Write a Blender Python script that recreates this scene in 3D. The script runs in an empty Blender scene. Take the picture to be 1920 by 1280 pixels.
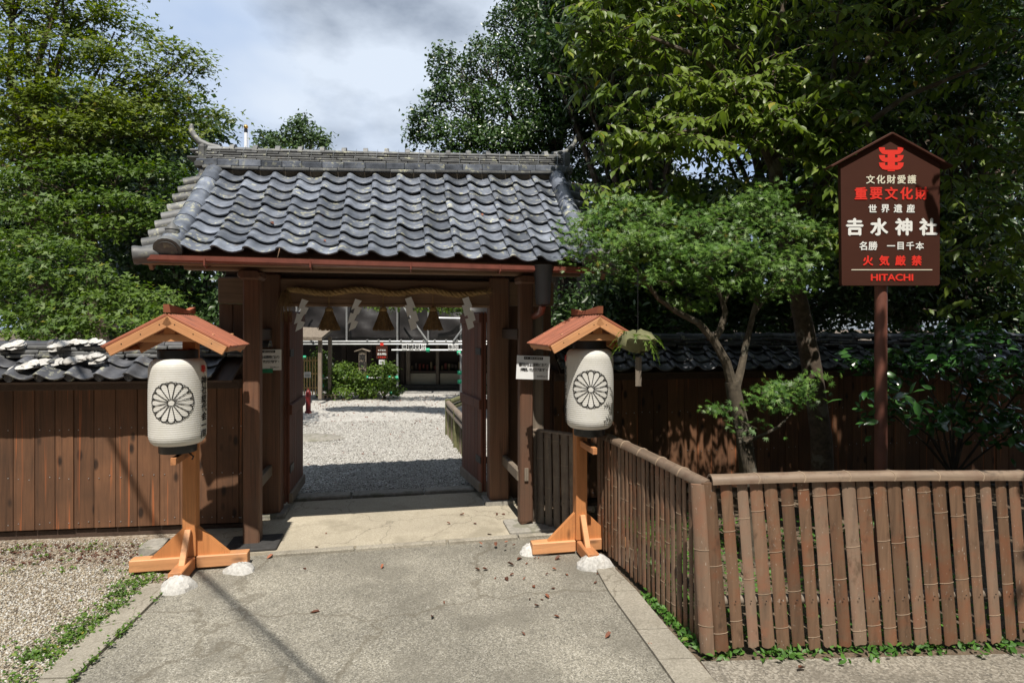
import bpy, math, random
import numpy as np
from mathutils import Vector, Matrix
random.seed(7); rng = np.random.default_rng(7)
SC = bpy.context.scene
COL = SC.collection

# ------------------------------------------------------------------ camera, sky, sun, exposure
F, HC, HZ = 1100.0, 1.8, 614.0           # focal length in px of a 1920 wide frame, eye height, horizon row
YAW = math.atan2(0.1954, 0.981)          # the gate is turned a little against the lens
U = Vector((math.cos(YAW), math.sin(YAW), 0)); V = Vector((-math.sin(YAW), math.cos(YAW), 0))
GO = Vector((-1.005, 5.042, 0))
cam = bpy.data.objects.new('camera', bpy.data.cameras.new('camera')); COL.objects.link(cam)
cam.location = (0, 0, HC); cam.rotation_euler = (math.pi/2, 0, 0)
cam.data.sensor_width = 36; cam.data.lens = 36*F/1920; cam.data.shift_y = -(640-HZ)/1920
cam.data.clip_start = 0.05; cam.data.clip_end = 2000
SC.camera = cam

SUN_DIR = (V*1.0 + U*0.20 + Vector((0, 0, -1.89))).normalized()    # the way the light travels
sun = bpy.data.objects.new('sun', bpy.data.lights.new('sun', 'SUN')); COL.objects.link(sun)
sun.rotation_euler = SUN_DIR.to_track_quat('-Z', 'Y').to_euler()
sun.data.energy = 5.0; sun.data.angle = math.radians(0.5); sun.data.color = (1.0, 0.935, 0.83)

world = bpy.data.worlds.new('World'); SC.world = world; world.use_nodes = True
wn = world.node_tree.nodes; wl = world.node_tree.links
wn.clear()
w_out = wn.new('ShaderNodeOutputWorld'); w_bg = wn.new('ShaderNodeBackground'); w_sky = wn.new('ShaderNodeTexSky')
w_sky.sky_type = 'NISHITA'; w_sky.sun_disc = False
w_sky.sun_elevation = math.asin(-SUN_DIR.z); w_sky.sun_rotation = math.atan2(-SUN_DIR.x, -SUN_DIR.y)
w_tc = wn.new('ShaderNodeTexCoord'); w_map = wn.new('ShaderNodeMapping'); w_map.inputs['Scale'].default_value = (1.0, 1.0, 1.9)
w_map.inputs['Location'].default_value = (2.3, 0.4, 0.6)
w_no = wn.new('ShaderNodeTexNoise'); w_no.inputs['Scale'].default_value = 2.1; w_no.inputs['Detail'].default_value = 7; w_no.inputs['Roughness'].default_value = 0.52
w_r = wn.new('ShaderNodeValToRGB'); w_r.color_ramp.elements[0].position = 0.30; w_r.color_ramp.elements[1].position = 0.50
w_no2 = wn.new('ShaderNodeTexNoise'); w_no2.inputs['Scale'].default_value = 1.6; w_no2.inputs['Detail'].default_value = 5
w_cc = wn.new('ShaderNodeValToRGB')
w_cc.color_ramp.elements[0].position = 0.34; w_cc.color_ramp.elements[0].color = (5.8, 8.1, 12.4, 1)
w_cc.color_ramp.elements[1].position = 0.58; w_cc.color_ramp.elements[1].color = (11.8, 13.2, 15.2, 1)
w_mx = wn.new('ShaderNodeMix'); w_mx.data_type = 'RGBA'
wl.new(w_tc.outputs['Generated'], w_map.inputs['Vector']); wl.new(w_map.outputs[0], w_no.inputs['Vector']); wl.new(w_map.outputs[0], w_no2.inputs['Vector'])
wl.new(w_no.outputs['Fac'], w_r.inputs['Fac']); wl.new(w_no2.outputs['Fac'], w_cc.inputs['Fac'])
wl.new(w_r.outputs['Color'], w_mx.inputs['Factor']); wl.new(w_sky.outputs['Color'], w_mx.inputs['A']); wl.new(w_cc.outputs['Color'], w_mx.inputs['B'])
wl.new(w_mx.outputs['Result'], w_bg.inputs['Color']); wl.new(w_bg.outputs[0], w_out.inputs['Surface'])
w_bg.inputs['Strength'].default_value = 0.05
SC.view_settings.view_transform = 'Standard'; SC.view_settings.look = 'None'
SC.view_settings.exposure = 0.36; SC.view_settings.gamma = 1.0; SC.view_settings.use_curve_mapping = False

# ------------------------------------------------------------------ helpers
def P(px, py, D):
    return Vector(((px-960)/F*D, D, HC-(py-HZ)/F*D))
def Gd(px, py):                       # point on the ground seen at a pixel row
    return P(px, py, F*HC/(py-HZ))
def G(a, b, z=0.0):
    p = GO + U*a + V*b; p.z = z; return p
def tag(o, label=None, cat=None, group=None, kind=None):
    if label: o['label'] = label
    if cat: o['category'] = cat
    if group: o['group'] = group
    if kind: o['kind'] = kind
    return o
def empty(name, loc=(0, 0, 0), rz=0.0):
    o = bpy.data.objects.new(name, None); COL.objects.link(o); o.location = loc; o.rotation_euler = (0, 0, rz); o.empty_display_size = .1
    return o
def link(name, me, parent=None, mw=None):
    o = bpy.data.objects.new(name, me); COL.objects.link(o)
    if parent: o.parent = parent
    if mw is not None: o.matrix_local = mw
    return o

class MB:
    def __init__(s): s.v = []; s.f = []
    def add(s, vs, fs, M=None):
        n = len(s.v)
        s.v += [tuple(M @ Vector(p)) if M is not None else tuple(p) for p in vs]
        s.f += [tuple(i+n for i in f) for f in fs]
        return s
    def box(s, c, d, M=None):
        x, y, z = d[0]/2, d[1]/2, d[2]/2
        vs = [(c[0]+i*x, c[1]+j*y, c[2]+k*z) for k in (-1, 1) for j in (-1, 1) for i in (-1, 1)]
        return s.add(vs, [(0, 2, 3, 1), (4, 5, 7, 6), (0, 1, 5, 4), (2, 6, 7, 3), (0, 4, 6, 2), (1, 3, 7, 5)], M)
    def cbox(s, c, d, ax=2, ch=.008, M=None):            # box with chamfered long edges
        o = [i for i in (0, 1, 2) if i != ax]
        w, h = d[o[0]]/2, d[o[1]]/2; ch = min(ch, w*.6, h*.6)
        sec = [(w-ch, -h), (w, -h+ch), (w, h-ch), (w-ch, h), (-w+ch, h), (-w, h-ch), (-w, -h+ch), (-w+ch, -h)]
        L = d[ax]/2; ch2 = min(ch, L*.3)
        vs = []
        for t, k in ((-L, 1), (-L+ch2, 0), (L-ch2, 0), (L, 1)):
            for p, q in sec:
                e = [0, 0, 0]; e[o[0]] = c[o[0]]+p*(1-k*ch/w*.5); e[o[1]] = c[o[1]]+q*(1-k*ch/h*.5); e[ax] = c[ax]+t
                vs.append(tuple(e))
        fs = [tuple(reversed(range(8))), tuple(range(24, 32))]
        for r in range(3):
            for i in range(8):
                j = (i+1) % 8; fs.append((r*8+i, r*8+j, r*8+8+j, r*8+8+i))
        if ax == 1: fs = [tuple(reversed(f)) for f in fs]
        return s.add(vs, fs, M)
    def prism(s, poly, y0, y1, M=None):                  # polygon in xz extruded along y
        n = len(poly)
        vs = [(x, y0, z) for x, z in poly]+[(x, y1, z) for x, z in poly]
        fs = [tuple(range(n)), tuple(reversed(range(n, 2*n)))]
        fs += [((i+1) % n, i, n+i, n+(i+1) % n) for i in range(n)]
        return s.add(vs, fs, M)
    def tube(s, pts, rs, n=8, caps=True, M=None, flat=1.0):
        pts = [Vector(p) for p in pts]
        if not isinstance(rs, (list, tuple)): rs = [rs]*len(pts)
        vs = []; ref = None
        for i, p in enumerate(pts):
            d = (pts[min(i+1, len(pts)-1)]-pts[max(i-1, 0)]).normalized()
            if ref is None: ref = Vector((0, 0, 1)) if abs(d.z) < .9 else Vector((1, 0, 0))
            x = ref.cross(d)
            if x.length < 1e-5: x = Vector((0, 1, 0)).cross(d)
            x.normalize(); y = d.cross(x); ref = y
            for k in range(n):
                a = 2*math.pi*k/n
                vs.append(p+x*(rs[i]*math.cos(a))+y*(rs[i]*flat*math.sin(a)))
        fs = []
        for i in range(len(pts)-1):
            for k in range(n):
                j = (k+1) % n; fs.append((i*n+k, i*n+j, i*n+n+j, i*n+n+k))
        if caps: fs += [tuple(reversed(range(n))), tuple(range((len(pts)-1)*n, len(pts)*n))]
        return s.add(vs, fs, M)
    def lathe(s, prof, n=24, M=None, caps=True):         # (r,z) profile about z
        vs = []; fs = []
        for r, z in prof:
            vs += [(r*math.cos(2*math.pi*k/n), r*math.sin(2*math.pi*k/n), z) for k in range(n)]
        for i in range(len(prof)-1):
            for k in range(n):
                j = (k+1) % n; fs.append((i*n+k, i*n+j, i*n+n+j, i*n+n+k))
        if caps: fs += [tuple(reversed(range(n))), tuple(range((len(prof)-1)*n, len(prof)*n))]
        return s.add(vs, fs, M)
    def mesh(s, name, mat, smooth=False, angle=None):
        me = bpy.data.meshes.new(name); me.from_pydata(s.v, [], s.f); me.update()
        if mat: me.materials.append(mat)
        if smooth:
            me.shade_smooth()
            if angle: me.set_sharp_from_angle(angle=math.radians(angle))
        return me
    def build(s, name, mat, parent=None, mw=None, smooth=False, angle=40):
        return link(name, s.mesh(name, mat, smooth, angle), parent, mw)
    def jit(s, a):
        s.v = [(x+random.uniform(-a, a), y+random.uniform(-a, a), z+random.uniform(-a, a)) for x, y, z in s.v]; return s

def T(x=0, y=0, z=0): return Matrix.Translation((x, y, z))
def R(deg, ax): return Matrix.Rotation(math.radians(deg), 4, ax)
def basis(o, x, y, z):
    return Matrix(((x[0], y[0], z[0], o[0]), (x[1], y[1], z[1], o[1]), (x[2], y[2], z[2], o[2]), (0, 0, 0, 1)))
def np_mesh(name, verts, faces, mat, smooth=False):
    me = bpy.data.meshes.new(name)
    verts = np.asarray(verts, np.float32); faces = np.asarray(faces, np.int32); k = faces.shape[1]
    me.vertices.add(len(verts)); me.vertices.foreach_set('co', verts.ravel())
    me.loops.add(faces.size); me.loops.foreach_set('vertex_index', faces.ravel())
    me.polygons.add(len(faces)); me.polygons.foreach_set('loop_start', np.arange(0, faces.size, k, dtype=np.int32))
    if smooth: me.polygons.foreach_set('use_smooth', np.ones(len(faces), bool))
    me.update(calc_edges=True); me.materials.append(mat)
    return me

# ------------------------------------------------------------------ materials
def nodes(name):
    m = bpy.data.materials.new(name); m.use_nodes = True
    nt = m.node_tree; return m, nt.nodes, nt.links, nt.nodes['Principled BSDF']
def vec(N, L, scale=(1, 1, 1), rnd=True, coord='Object'):
    tc = N.new('ShaderNodeTexCoord'); mp = N.new('ShaderNodeMapping'); mp.inputs['Scale'].default_value = scale
    L.new(tc.outputs[coord], mp.inputs['Vector'])
    if rnd:
        oi = N.new('ShaderNodeObjectInfo'); mu = N.new('ShaderNodeMath'); mu.operation = 'MULTIPLY'; mu.inputs[1].default_value = 53.0
        L.new(oi.outputs['Random'], mu.inputs[0]); L.new(mu.outputs[0], mp.inputs['Location'])
    return mp.outputs[0]
def noise(N, L, v, sc, det=4, ro=.55, dist=0):
    n = N.new('ShaderNodeTexNoise'); n.inputs['Scale'].default_value = sc; n.inputs['Detail'].default_value = det
    n.inputs['Roughness'].default_value = ro; n.inputs['Distortion'].default_value = dist
    L.new(v, n.inputs['Vector']); return n.outputs['Fac']
def ramp(N, L, f, stops):
    r = N.new('ShaderNodeValToRGB'); e = r.color_ramp.elements
    while len(e) < len(stops): e.new(.5)
    for i, (p, c) in enumerate(stops):
        e[i].position = p; e[i].color = (c if len(c) == 4 else (*c, 1)) if isinstance(c, (tuple, list)) else (c, c, c, 1)
    L.new(f, r.inputs['Fac']); return r.outputs['Color']
def mix(N, L, f, a, b, bt='MIX'):
    m = N.new('ShaderNodeMix'); m.data_type = 'RGBA'; m.blend_type = bt
    for s, k in ((f, 'Factor'), (a, 'A'), (b, 'B')):
        if isinstance(s, (float, int)): m.inputs[k].default_value = s
        elif isinstance(s, tuple): m.inputs[k].default_value = (*s, 1) if len(s) == 3 else s
        else: L.new(s, m.inputs[k])
    return m.outputs['Result']
def randval(N, L, col, amt, island=False):
    if island: g = N.new('ShaderNodeNewGeometry'); r = g.outputs['Random Per Island']
    else: g = N.new('ShaderNodeObjectInfo'); r = g.outputs['Random']
    h = N.new('ShaderNodeHueSaturation'); mr = N.new('ShaderNodeMapRange')
    mr.inputs['To Min'].default_value = 1-amt; mr.inputs['To Max'].default_value = 1+amt
    L.new(r, mr.inputs['Value']); L.new(mr.outputs[0], h.inputs['Value']); L.new(col, h.inputs['Color'])
    return h.outputs['Color']
def bump(N, L, B, h, st, dist=.01):
    b = N.new('ShaderNodeBump'); b.inputs['Strength'].default_value = st; b.inputs['Distance'].default_value = dist
    L.new(h, b.inputs['Height']); L.new(b.outputs[0], B.inputs['Normal'])
def dk(c, k): return tuple(x*k for x in c)

def dk_scale(g): return tuple(2.6 if x < 5 else 7.0 for x in g)
def wood(name, c, grain=(28, 28, 1.6), rough=.7, rnd=.22, knots=False, grey=None, cont=.45):
    m, N, L, B = nodes(name)
    v = vec(N, L, grain); f = noise(N, L, v, 1.0, 6, .6, 1.2)
    col = ramp(N, L, f, [(.28, dk(c, 1-cont)), (.5, c), (.74, dk(c, 1+cont*.6))])
    v2 = vec(N, L, (1, 1, 1)); g = noise(N, L, v2, 3.1, 4)
    col = mix(N, L, ramp(N, L, g, [(.3, .0), (.75, .7)]), col, dk(c, .62) if grey is None else grey)
    if knots == 'soft':
        vo = N.new('ShaderNodeTexVoronoi'); vo.inputs['Scale'].default_value = 1.0; L.new(vec(N, L, dk_scale(grain)), vo.inputs['Vector'])
        col = mix(N, L, ramp(N, L, vo.outputs['Distance'], [(.05, .9), (.16, .0)]), col, dk(c, .35))
        st = noise(N, L, vec(N, L), 5.5, 5, .65); col = mix(N, L, ramp(N, L, st, [(.55, .0), (.7, .5)]), col, (c[0]*.55, c[1]*.62, c[2]*.8))
    elif knots:
        vo = N.new('ShaderNodeTexVoronoi'); vo.inputs['Scale'].default_value = 1.0
        L.new(vec(N, L, (7, 7, 3.2)), vo.inputs['Vector'])
        k = ramp(N, L, vo.outputs['Distance'], [(.10, 1.0), (.2, .0)])
        col = mix(N, L, k, col, dk(c, .16))
        st = noise(N, L, vec(N, L, (34, 34, .8)), 1.0, 3, .5)
        col = mix(N, L, ramp(N, L, st, [(.62, .0), (.70, .75)]), col, (c[0]*2.4, c[1]*1.6, c[2]*1.1))
        col = mix(N, L, ramp(N, L, st, [(.26, .8), (.34, .0)]), col, dk(c, .25))
    L.new(randval(N, L, col, rnd), B.inputs['Base Color']); B.inputs['Roughness'].default_value = rough
    bump(N, L, B, f, .35, .004)
    return m
def plain(name, c, rough=.6, var=.25, sc=8, rnd=.1, metal=0, bmp=.1, spots=None, spec=.5):
    m, N, L, B = nodes(name)
    v = vec(N, L); f = noise(N, L, v, sc, 5, .6)
    col = ramp(N, L, f, [(.25, dk(c, 1-var)), (.75, dk(c, 1+var))])
    if spots:
        sp = noise(N, L, v, spots[0], 4, .6); col = mix(N, L, ramp(N, L, sp, [(spots[1], .0), (spots[1]+.05, spots[3])]), col, spots[2])
    L.new(randval(N, L, col, rnd), B.inputs['Base Color'])
    B.inputs['Roughness'].default_value = rough; B.inputs['Metallic'].default_value = metal; B.inputs['Specular IOR Level'].default_value = spec
    if bmp: bump(N, L, B, f, bmp, .006)
    return m
def leafmat(name, c, c2, rough=.5, trans=.3, spec=.4, var=.35):
    m, N, L, B = nodes(name)
    g = N.new('ShaderNodeNewGeometry')
    col = ramp(N, L, g.outputs['Random Per Island'], [(0, dk(c, 1-var)), (.5, c), (.93, c2), (.985, dk(c2, 1.2)), (1, (c2[0]*2.2, c2[1]*1.0, c2[2]))])
    f = noise(N, L, vec(N, L, rnd=False), 1.1, 2); col = mix(N, L, ramp(N, L, f, [(.35, .0), (.65, .55)]), col, c2, 'MIX')
    L.new(col, B.inputs['Base Color']); B.inputs['Roughness'].default_value = rough; B.inputs['Specular IOR Level'].default_value = spec
    t = N.new('ShaderNodeBsdfTranslucent'); h = N.new('ShaderNodeHueSaturation'); h.inputs['Value'].default_value = 1.5; h.inputs['Saturation'].default_value = 1.1
    L.new(col, h.inputs['Color']); L.new(h.outputs[0], t.inputs['Color'])
    ms = N.new('ShaderNodeMixShader'); ms.inputs[0].default_value = trans
    out = N['Material Output']; L.new(B.outputs[0], ms.inputs[1]); L.new(t.outputs[0], ms.inputs[2]); L.new(ms.outputs[0], out.inputs['Surface'])
    return m

def tilemat(name, c, lich=.6, rough=.36):
    m, N, L, B = nodes(name)
    v = vec(N, L); f = noise(N, L, v, 9, 6, .62)
    col = ramp(N, L, f, [(.25, dk(c, .5)), (.5, c), (.72, dk(c, 1.6))])
    f2 = noise(N, L, v, 24, 5, .6); f3 = noise(N, L, v, 4.5, 2)
    lm = mix(N, L, 1.0, ramp(N, L, f2, [(.55, .0), (.60, 1.0)]), ramp(N, L, f3, [(.47, .0), (.60, lich)]), 'MULTIPLY')
    col = mix(N, L, lm, col, (.36, .36, .27))
    f4 = noise(N, L, v, 14, 4); col = mix(N, L, ramp(N, L, f4, [(.66, .0), (.72, .5)]), col, (.10, .075, .05))
    L.new(randval(N, L, col, .42), B.inputs['Base Color'])
    rr = N.new('ShaderNodeMapRange'); rr.inputs['To Min'].default_value = rough-.12; rr.inputs['To Max'].default_value = rough+.25; L.new(f, rr.inputs['Value'])
    rm = N.new('ShaderNodeMath'); rm.operation = 'MAXIMUM'; L.new(rr.outputs[0], rm.inputs[0]); L.new(lm, rm.inputs[1]); L.new(rm.outputs[0], B.inputs['Roughness'])
    bump(N, L, B, f2, .12, .004)
    return m
def groundmat(name, base, specks, sc, big=.25, bmp=.5, rough=.9, stain=None, scale2=260, crack=0):
    m, N, L, B = nodes(name)
    v = vec(N, L, rnd=False)
    vo = N.new('ShaderNodeTexVoronoi'); vo.inputs['Scale'].default_value = sc; L.new(v, vo.inputs['Vector'])
    sep = N.new('ShaderNodeSeparateColor'); L.new(vo.outputs['Color'], sep.inputs[0])
    col = ramp(N, L, sep.outputs[0], specks)
    f = noise(N, L, v, sc*2.2, 3); col = mix(N, L, ramp(N, L, f, [(.42, .0), (.62, .75)]), col, base)
    g = noise(N, L, v, .9, 6, .6); col = mix(N, L, 1.0, col, ramp(N, L, g, [(.3, 1-big), (.7, 1+big*.4)]), 'MULTIPLY')
    if stain:
        st = noise(N, L, v, stain[0], 6, .65); col = mix(N, L, ramp(N, L, st, [(stain[1], .0), (stain[1]+.12, stain[3])]), col, stain[2])
    if crack:
        w1 = noise(N, L, v, 2.2, 5); cv = N.new('ShaderNodeVectorMath'); cv.operation = 'ADD'; nt = N.new('ShaderNodeTexNoise'); nt.inputs['Scale'].default_value = 3.0; nt.inputs['Detail'].default_value = 6
        L.new(v, nt.inputs['Vector']); sc_ = N.new('ShaderNodeVectorMath'); sc_.operation = 'SCALE'; sc_.inputs['Scale'].default_value = .5; L.new(nt.outputs['Color'], sc_.inputs[0]); L.new(v, cv.inputs[0]); L.new(sc_.outputs[0], cv.inputs[1])
        ve = N.new('ShaderNodeTexVoronoi'); ve.feature = 'DISTANCE_TO_EDGE'; ve.inputs['Scale'].default_value = crack; L.new(cv.outputs[0], ve.inputs['Vector'])
        col = mix(N, L, ramp(N, L, ve.outputs['Distance'], [(.003, .5), (.008, .0)]), col, (.10, .085, .06))
    L.new(col, B.inputs['Base Color']); B.inputs['Roughness'].default_value = rough
    h = N.new('ShaderNodeMath'); h.operation = 'ADD'; L.new(vo.outputs['Distance'], h.inputs[0]); L.new(f, h.inputs[1])
    bump(N, L, B, h.outputs[0], bmp, .006)
    return m

m_tile = tilemat('roof_tile_clay', (.118, .132, .162), .85, .30)
m_tile_old = tilemat('ridge_tile_clay', (.115, .118, .12), 1.0, .5)
m_tile_wall = tilemat('wall_tile_clay', (.06, .062, .07), .6, .36)
m_plaster = plain('ridge_plaster', (.16, .13, .10), .9, .4, 7, bmp=.4)
m_mortar = plain('white_mortar', (.47, .46, .44), .95, .3, 45, bmp=1.0, spots=(9, .56, (.33, .31, .28), .6))
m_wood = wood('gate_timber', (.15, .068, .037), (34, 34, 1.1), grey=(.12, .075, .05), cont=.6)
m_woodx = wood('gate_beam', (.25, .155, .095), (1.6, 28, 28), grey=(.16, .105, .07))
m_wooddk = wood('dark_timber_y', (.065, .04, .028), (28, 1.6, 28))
m_woodgrey = wood('grey_timber', (.22, .18, .14), grey=(.13, .10, .075))
m_door = wood('red_door_board', (.15, .048, .028), grey=(.09, .04, .025))
m_plank = wood('stained_plank', (.165, .077, .038), knots=True, rnd=.32, grey=(.075, .039, .022))
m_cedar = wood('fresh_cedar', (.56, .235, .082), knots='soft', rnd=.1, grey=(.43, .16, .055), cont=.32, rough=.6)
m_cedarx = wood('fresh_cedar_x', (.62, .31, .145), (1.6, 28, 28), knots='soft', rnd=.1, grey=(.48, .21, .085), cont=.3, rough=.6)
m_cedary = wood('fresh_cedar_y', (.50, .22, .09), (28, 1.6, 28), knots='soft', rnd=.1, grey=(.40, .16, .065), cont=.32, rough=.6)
m_standroof = wood('red_cedar_roof', (.36, .12, .062), (1.6, 24, 24), knots='soft', rnd=.2, grey=(.24, .075, .04), cont=.4, rough=.6)
m_copper = plain('painted_gutter', (.16, .05, .035), .42, .25, 12)
m_black = plain('black_lacquer', (.012, .012, .013), .4, .2, rnd=0)
m_iron = plain('dark_iron', (.03, .028, .027), .5, .3, metal=.6)
m_stone = plain('grey_stone', (.27, .255, .225), .9, .3, 22, bmp=.5, spots=(6, .55, (.15, .15, .10), .6))
m_stonedk = plain('dark_slate', (.035, .034, .034), .8, .4, 16, bmp=.5)
m_bamboo = None
def bamboomat(name, c, pale, red, horiz=False):
    m, N, L, B = nodes(name)
    v = vec(N, L, (30, 30, 2.2) if not horiz else (2.2, 30, 30)); f = noise(N, L, v, 1, 6, .65, .6)
    col = ramp(N, L, f, [(.25, dk(c, .55)), (.5, c), (.75, dk(c, 1.35))])
    v1 = vec(N, L); g = noise(N, L, v1, 7, 4, .6); col = mix(N, L, ramp(N, L, g, [(.48, .0), (.66, .85)]), col, red)
    sp = noise(N, L, vec(N, L, (1, 1, .5) if not horiz else (.18, 1, 1)), 85, 2); col = mix(N, L, ramp(N, L, sp, [(.685, .0), (.72, .75)]), col, pale)
    oi = N.new('ShaderNodeObjectInfo'); col = mix(N, L, ramp(N, L, oi.outputs['Random'], [(.0, .0), (.6, .05), (1, .45)]), col, dk((.19, .155, .125), c[0]/.172))
    md_ = noise(N, L, vec(N, L, (3, 3, 1.4)), 4, 5, .7); col = mix(N, L, ramp(N, L, md_, [(.58, .0), (.70, .7)]), col, dk(c, .35))
    L.new(randval(N, L, col, .32), B.inputs['Base Color']); B.inputs['Roughness'].default_value = .55
    bump(N, L, B, f, .3, .003)
    return m
m_bamboo = bamboomat('weathered_bamboo', (.172, .100, .060), (.38, .32, .27), (.21, .085, .042))
m_bamboocap = bamboomat('bamboo_cap', (.205, .148, .105), (.08, .06, .045), (.15, .095, .065), True)
m_bamboogrey = bamboomat('grey_bamboo', (.17, .135, .105), (.3, .27, .22), (.12, .09, .07))
m_node = plain('bamboo_joint', (.29, .215, .15), .7, .25)
m_path = groundmat('aggregate_concrete', (.245, .228, .185), [(0, (.06, .058, .052)), (.3, (.185, .172, .142)), (.7, (.30, .28, .23)), (1, (.50, .475, .42))], 150, .45, .3, .85, (1.3, .47, (.13, .12, .098), .55), crack=.42)
m_slab = groundmat('sandy_concrete', (.41, .365, .28), [(0, (.32, .28, .21)), (.5, (.41, .365, .285)), (1, (.50, .45, .36))], 140, .3, .2, .85, (1.9, .52, (.22, .195, .145), .65), crack=1.1)
m_kerb = groundmat('kerb_concrete', (.31, .28, .23), [(0, (.22, .20, .16)), (1, (.39, .36, .30))], 120, .3, .3, .9, (2.5, .54, (.17, .15, .115), .6), crack=.9)
m_apron = groundmat('apron_concrete', (.23, .205, .165), [(0, (.08, .075, .065)), (.4, (.18, .16, .13)), (1, (.40, .37, .32))], 90, .35, .35, .88, (1.6, .5, (.12, .105, .085), .5))
m_soil = groundmat('bare_soil', (.13, .095, .065), [(0, (.07, .05, .035)), (1, (.19, .14, .09))], 60, .4, .7, 1.0)
m_court = groundmat('white_gravel', (.44, .425, .40), [(0, (.13, .125, .115)), (.25, (.32, .305, .28)), (.7, (.47, .455, .43)), (1, (.60, .585, .55))], 42, .12, 1.0, .95)
m_bed = groundmat('pea_gravel_bed', (.30, .235, .165), [(0, (.12, .09, .065)), (.5, (.30, .24, .18)), (1, (.5, .45, .38))], 55, .3, 1.0, .95)
m_white = plain('white_print', (.78, .78, .76), .55, .02, rnd=0, bmp=0)
m_cream = plain('cream_print', (.72, .68, .55), .55, .02, rnd=0, bmp=0)
m_red = plain('red_print', (.72, .035, .022), .5, .03, rnd=0, bmp=0)
m_ink = plain('black_ink', (.014, .014, .014), .6, .1, rnd=0, bmp=0)
m_signbrown = plain('brown_enamel', (.055, .019, .012), .6, .1, 3, rnd=0, bmp=.02, spec=.2)
m_signpost = plain('brown_steel_post', (.17, .065, .045), .5, .15, 9, rnd=0, spots=(20, .66, (.25, .07, .03), .5))
m_paper = plain('white_paper', (.74, .75, .76), .7, .04, rnd=.03, bmp=0)
m_green = plain('green_tape', (.01, .19, .09), .5, .1, rnd=0, bmp=0)
m_clamp = plain('green_clamp', (.01, .36, .19), .5, .1, rnd=.1, bmp=0)
m_steel = plain('galvanised_pipe', (.52, .53, .54), .38, .15, 6, metal=.75)
m_straw = plain('straw', (.20, .125, .055), .8, .4, 30)
m_rope = plain('straw_rope', (.30, .20, .085), .8, .35, 40)
m_tarp = plain('dark_tarp', (.026, .024, .025), .42, .4, 3, bmp=.5)
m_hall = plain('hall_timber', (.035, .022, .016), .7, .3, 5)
m_hallpanel = plain('cream_panel', (.45, .42, .35), .8, .1, 3)
m_thatch = plain('bark_thatch', (.20, .165, .13), .95, .5, 30, bmp=1)
m_hyd = plain('red_hydrant_paint', (.16, .012, .012), .45, .2)
m_gold = plain('gilded_ball', (.55, .36, .10), .3, .1, metal=.8)
m_whitepole = plain('white_pole_paint', (.75, .75, .75), .4, .05)
m_bark = plain('tree_bark', (.085, .062, .045), .95, .55, 24, bmp=1.0, spots=(5, .56, (.17, .16, .13), .7))
m_barkdk = plain('dark_stem', (.03, .024, .018), .95, .4, 20, bmp=.6)
m_barkpale = plain('pale_bark', (.085, .068, .048), .95, .5, 22, bmp=1.0, spots=(5, .57, (.16, .15, .12), .6))
m_yellowbam = plain('new_bamboo', (.42, .30, .13), .6, .25, 14)
m_moss = plain('mossy_rail', (.12, .12, .055), .9, .5, 10, bmp=.6)
m_deadleaf = plain('dry_leaf', (.17, .058, .028), .7, .4, 20, rnd=.6, bmp=0)
m_cable = plain('cable_rubber', (.01, .01, .01), .6, .1)

m_paperlan = None
def lanternmat():
    m, N, L, B = nodes('lantern_paper')
    f = noise(N, L, vec(N, L), 14, 4)
    col = ramp(N, L, f, [(.3, (.70, .685, .63)), (.7, (.77, .76, .73))])
    L.new(col, B.inputs['Base Color']); B.inputs['Roughness'].default_value = .6
    t = N.new('ShaderNodeBsdfTranslucent'); t.inputs['Color'].default_value = (.8, .76, .68, 1)
    ms = N.new('ShaderNodeMixShader'); ms.inputs[0].default_value = .18
    L.new(B.outputs[0], ms.inputs[1]); L.new(t.outputs[0], ms.inputs[2]); L.new(ms.outputs[0], N['Material Output'].inputs['Surface'])
    return m
m_paperlan = lanternmat()
def pebblemat(name, stops):
    m, N, L, B = nodes(name); g = N.new('ShaderNodeNewGeometry')
    L.new(ramp(N, L, g.outputs['Random Per Island'], stops), B.inputs['Base Color']); B.inputs['Roughness'].default_value = .85
    return m
m_peb = pebblemat('pea_gravel', [(0, (.085, .07, .06)), (.2, (.235, .20, .145)), (.5, (.34, .285, .205)), (.75, (.40, .38, .34)), (1, (.55, .54, .52))])
m_pebw = pebblemat('court_pebbles', [(0, (.13, .125, .115)), (.25, (.33, .315, .29)), (.6, (.47, .455, .425)), (1, (.60, .59, .57))])

l_maple = leafmat('maple_leaf', (.070, .118, .011), (.155, .20, .016), .55, .34)
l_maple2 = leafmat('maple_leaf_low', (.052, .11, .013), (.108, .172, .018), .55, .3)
l_near = leafmat('near_maple_leaf', (.060, .140, .024), (.13, .22, .04), .46, .3)
l_holly = leafmat('evergreen_leaf', (.035, .082, .018), (.065, .12, .025), .34, .15, .6)
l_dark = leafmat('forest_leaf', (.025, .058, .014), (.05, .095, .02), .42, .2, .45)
l_cherry = leafmat('cherry_leaf', (.078, .135, .016), (.185, .25, .042), .42, .36)
l_cam = leafmat('camellia_leaf', (.025, .085, .018), (.05, .13, .03), .22, .12, .7)
l_ivy = leafmat('ground_leaf', (.05, .14, .02), (.09, .20, .03), .5, .25)
l_pine = leafmat('conifer_needles', (.045, .09, .022), (.075, .13, .03), .6, .1)
l_weed = leafmat('weed_leaf', (.07, .16, .02), (.13, .21, .03), .6, .25)

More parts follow.
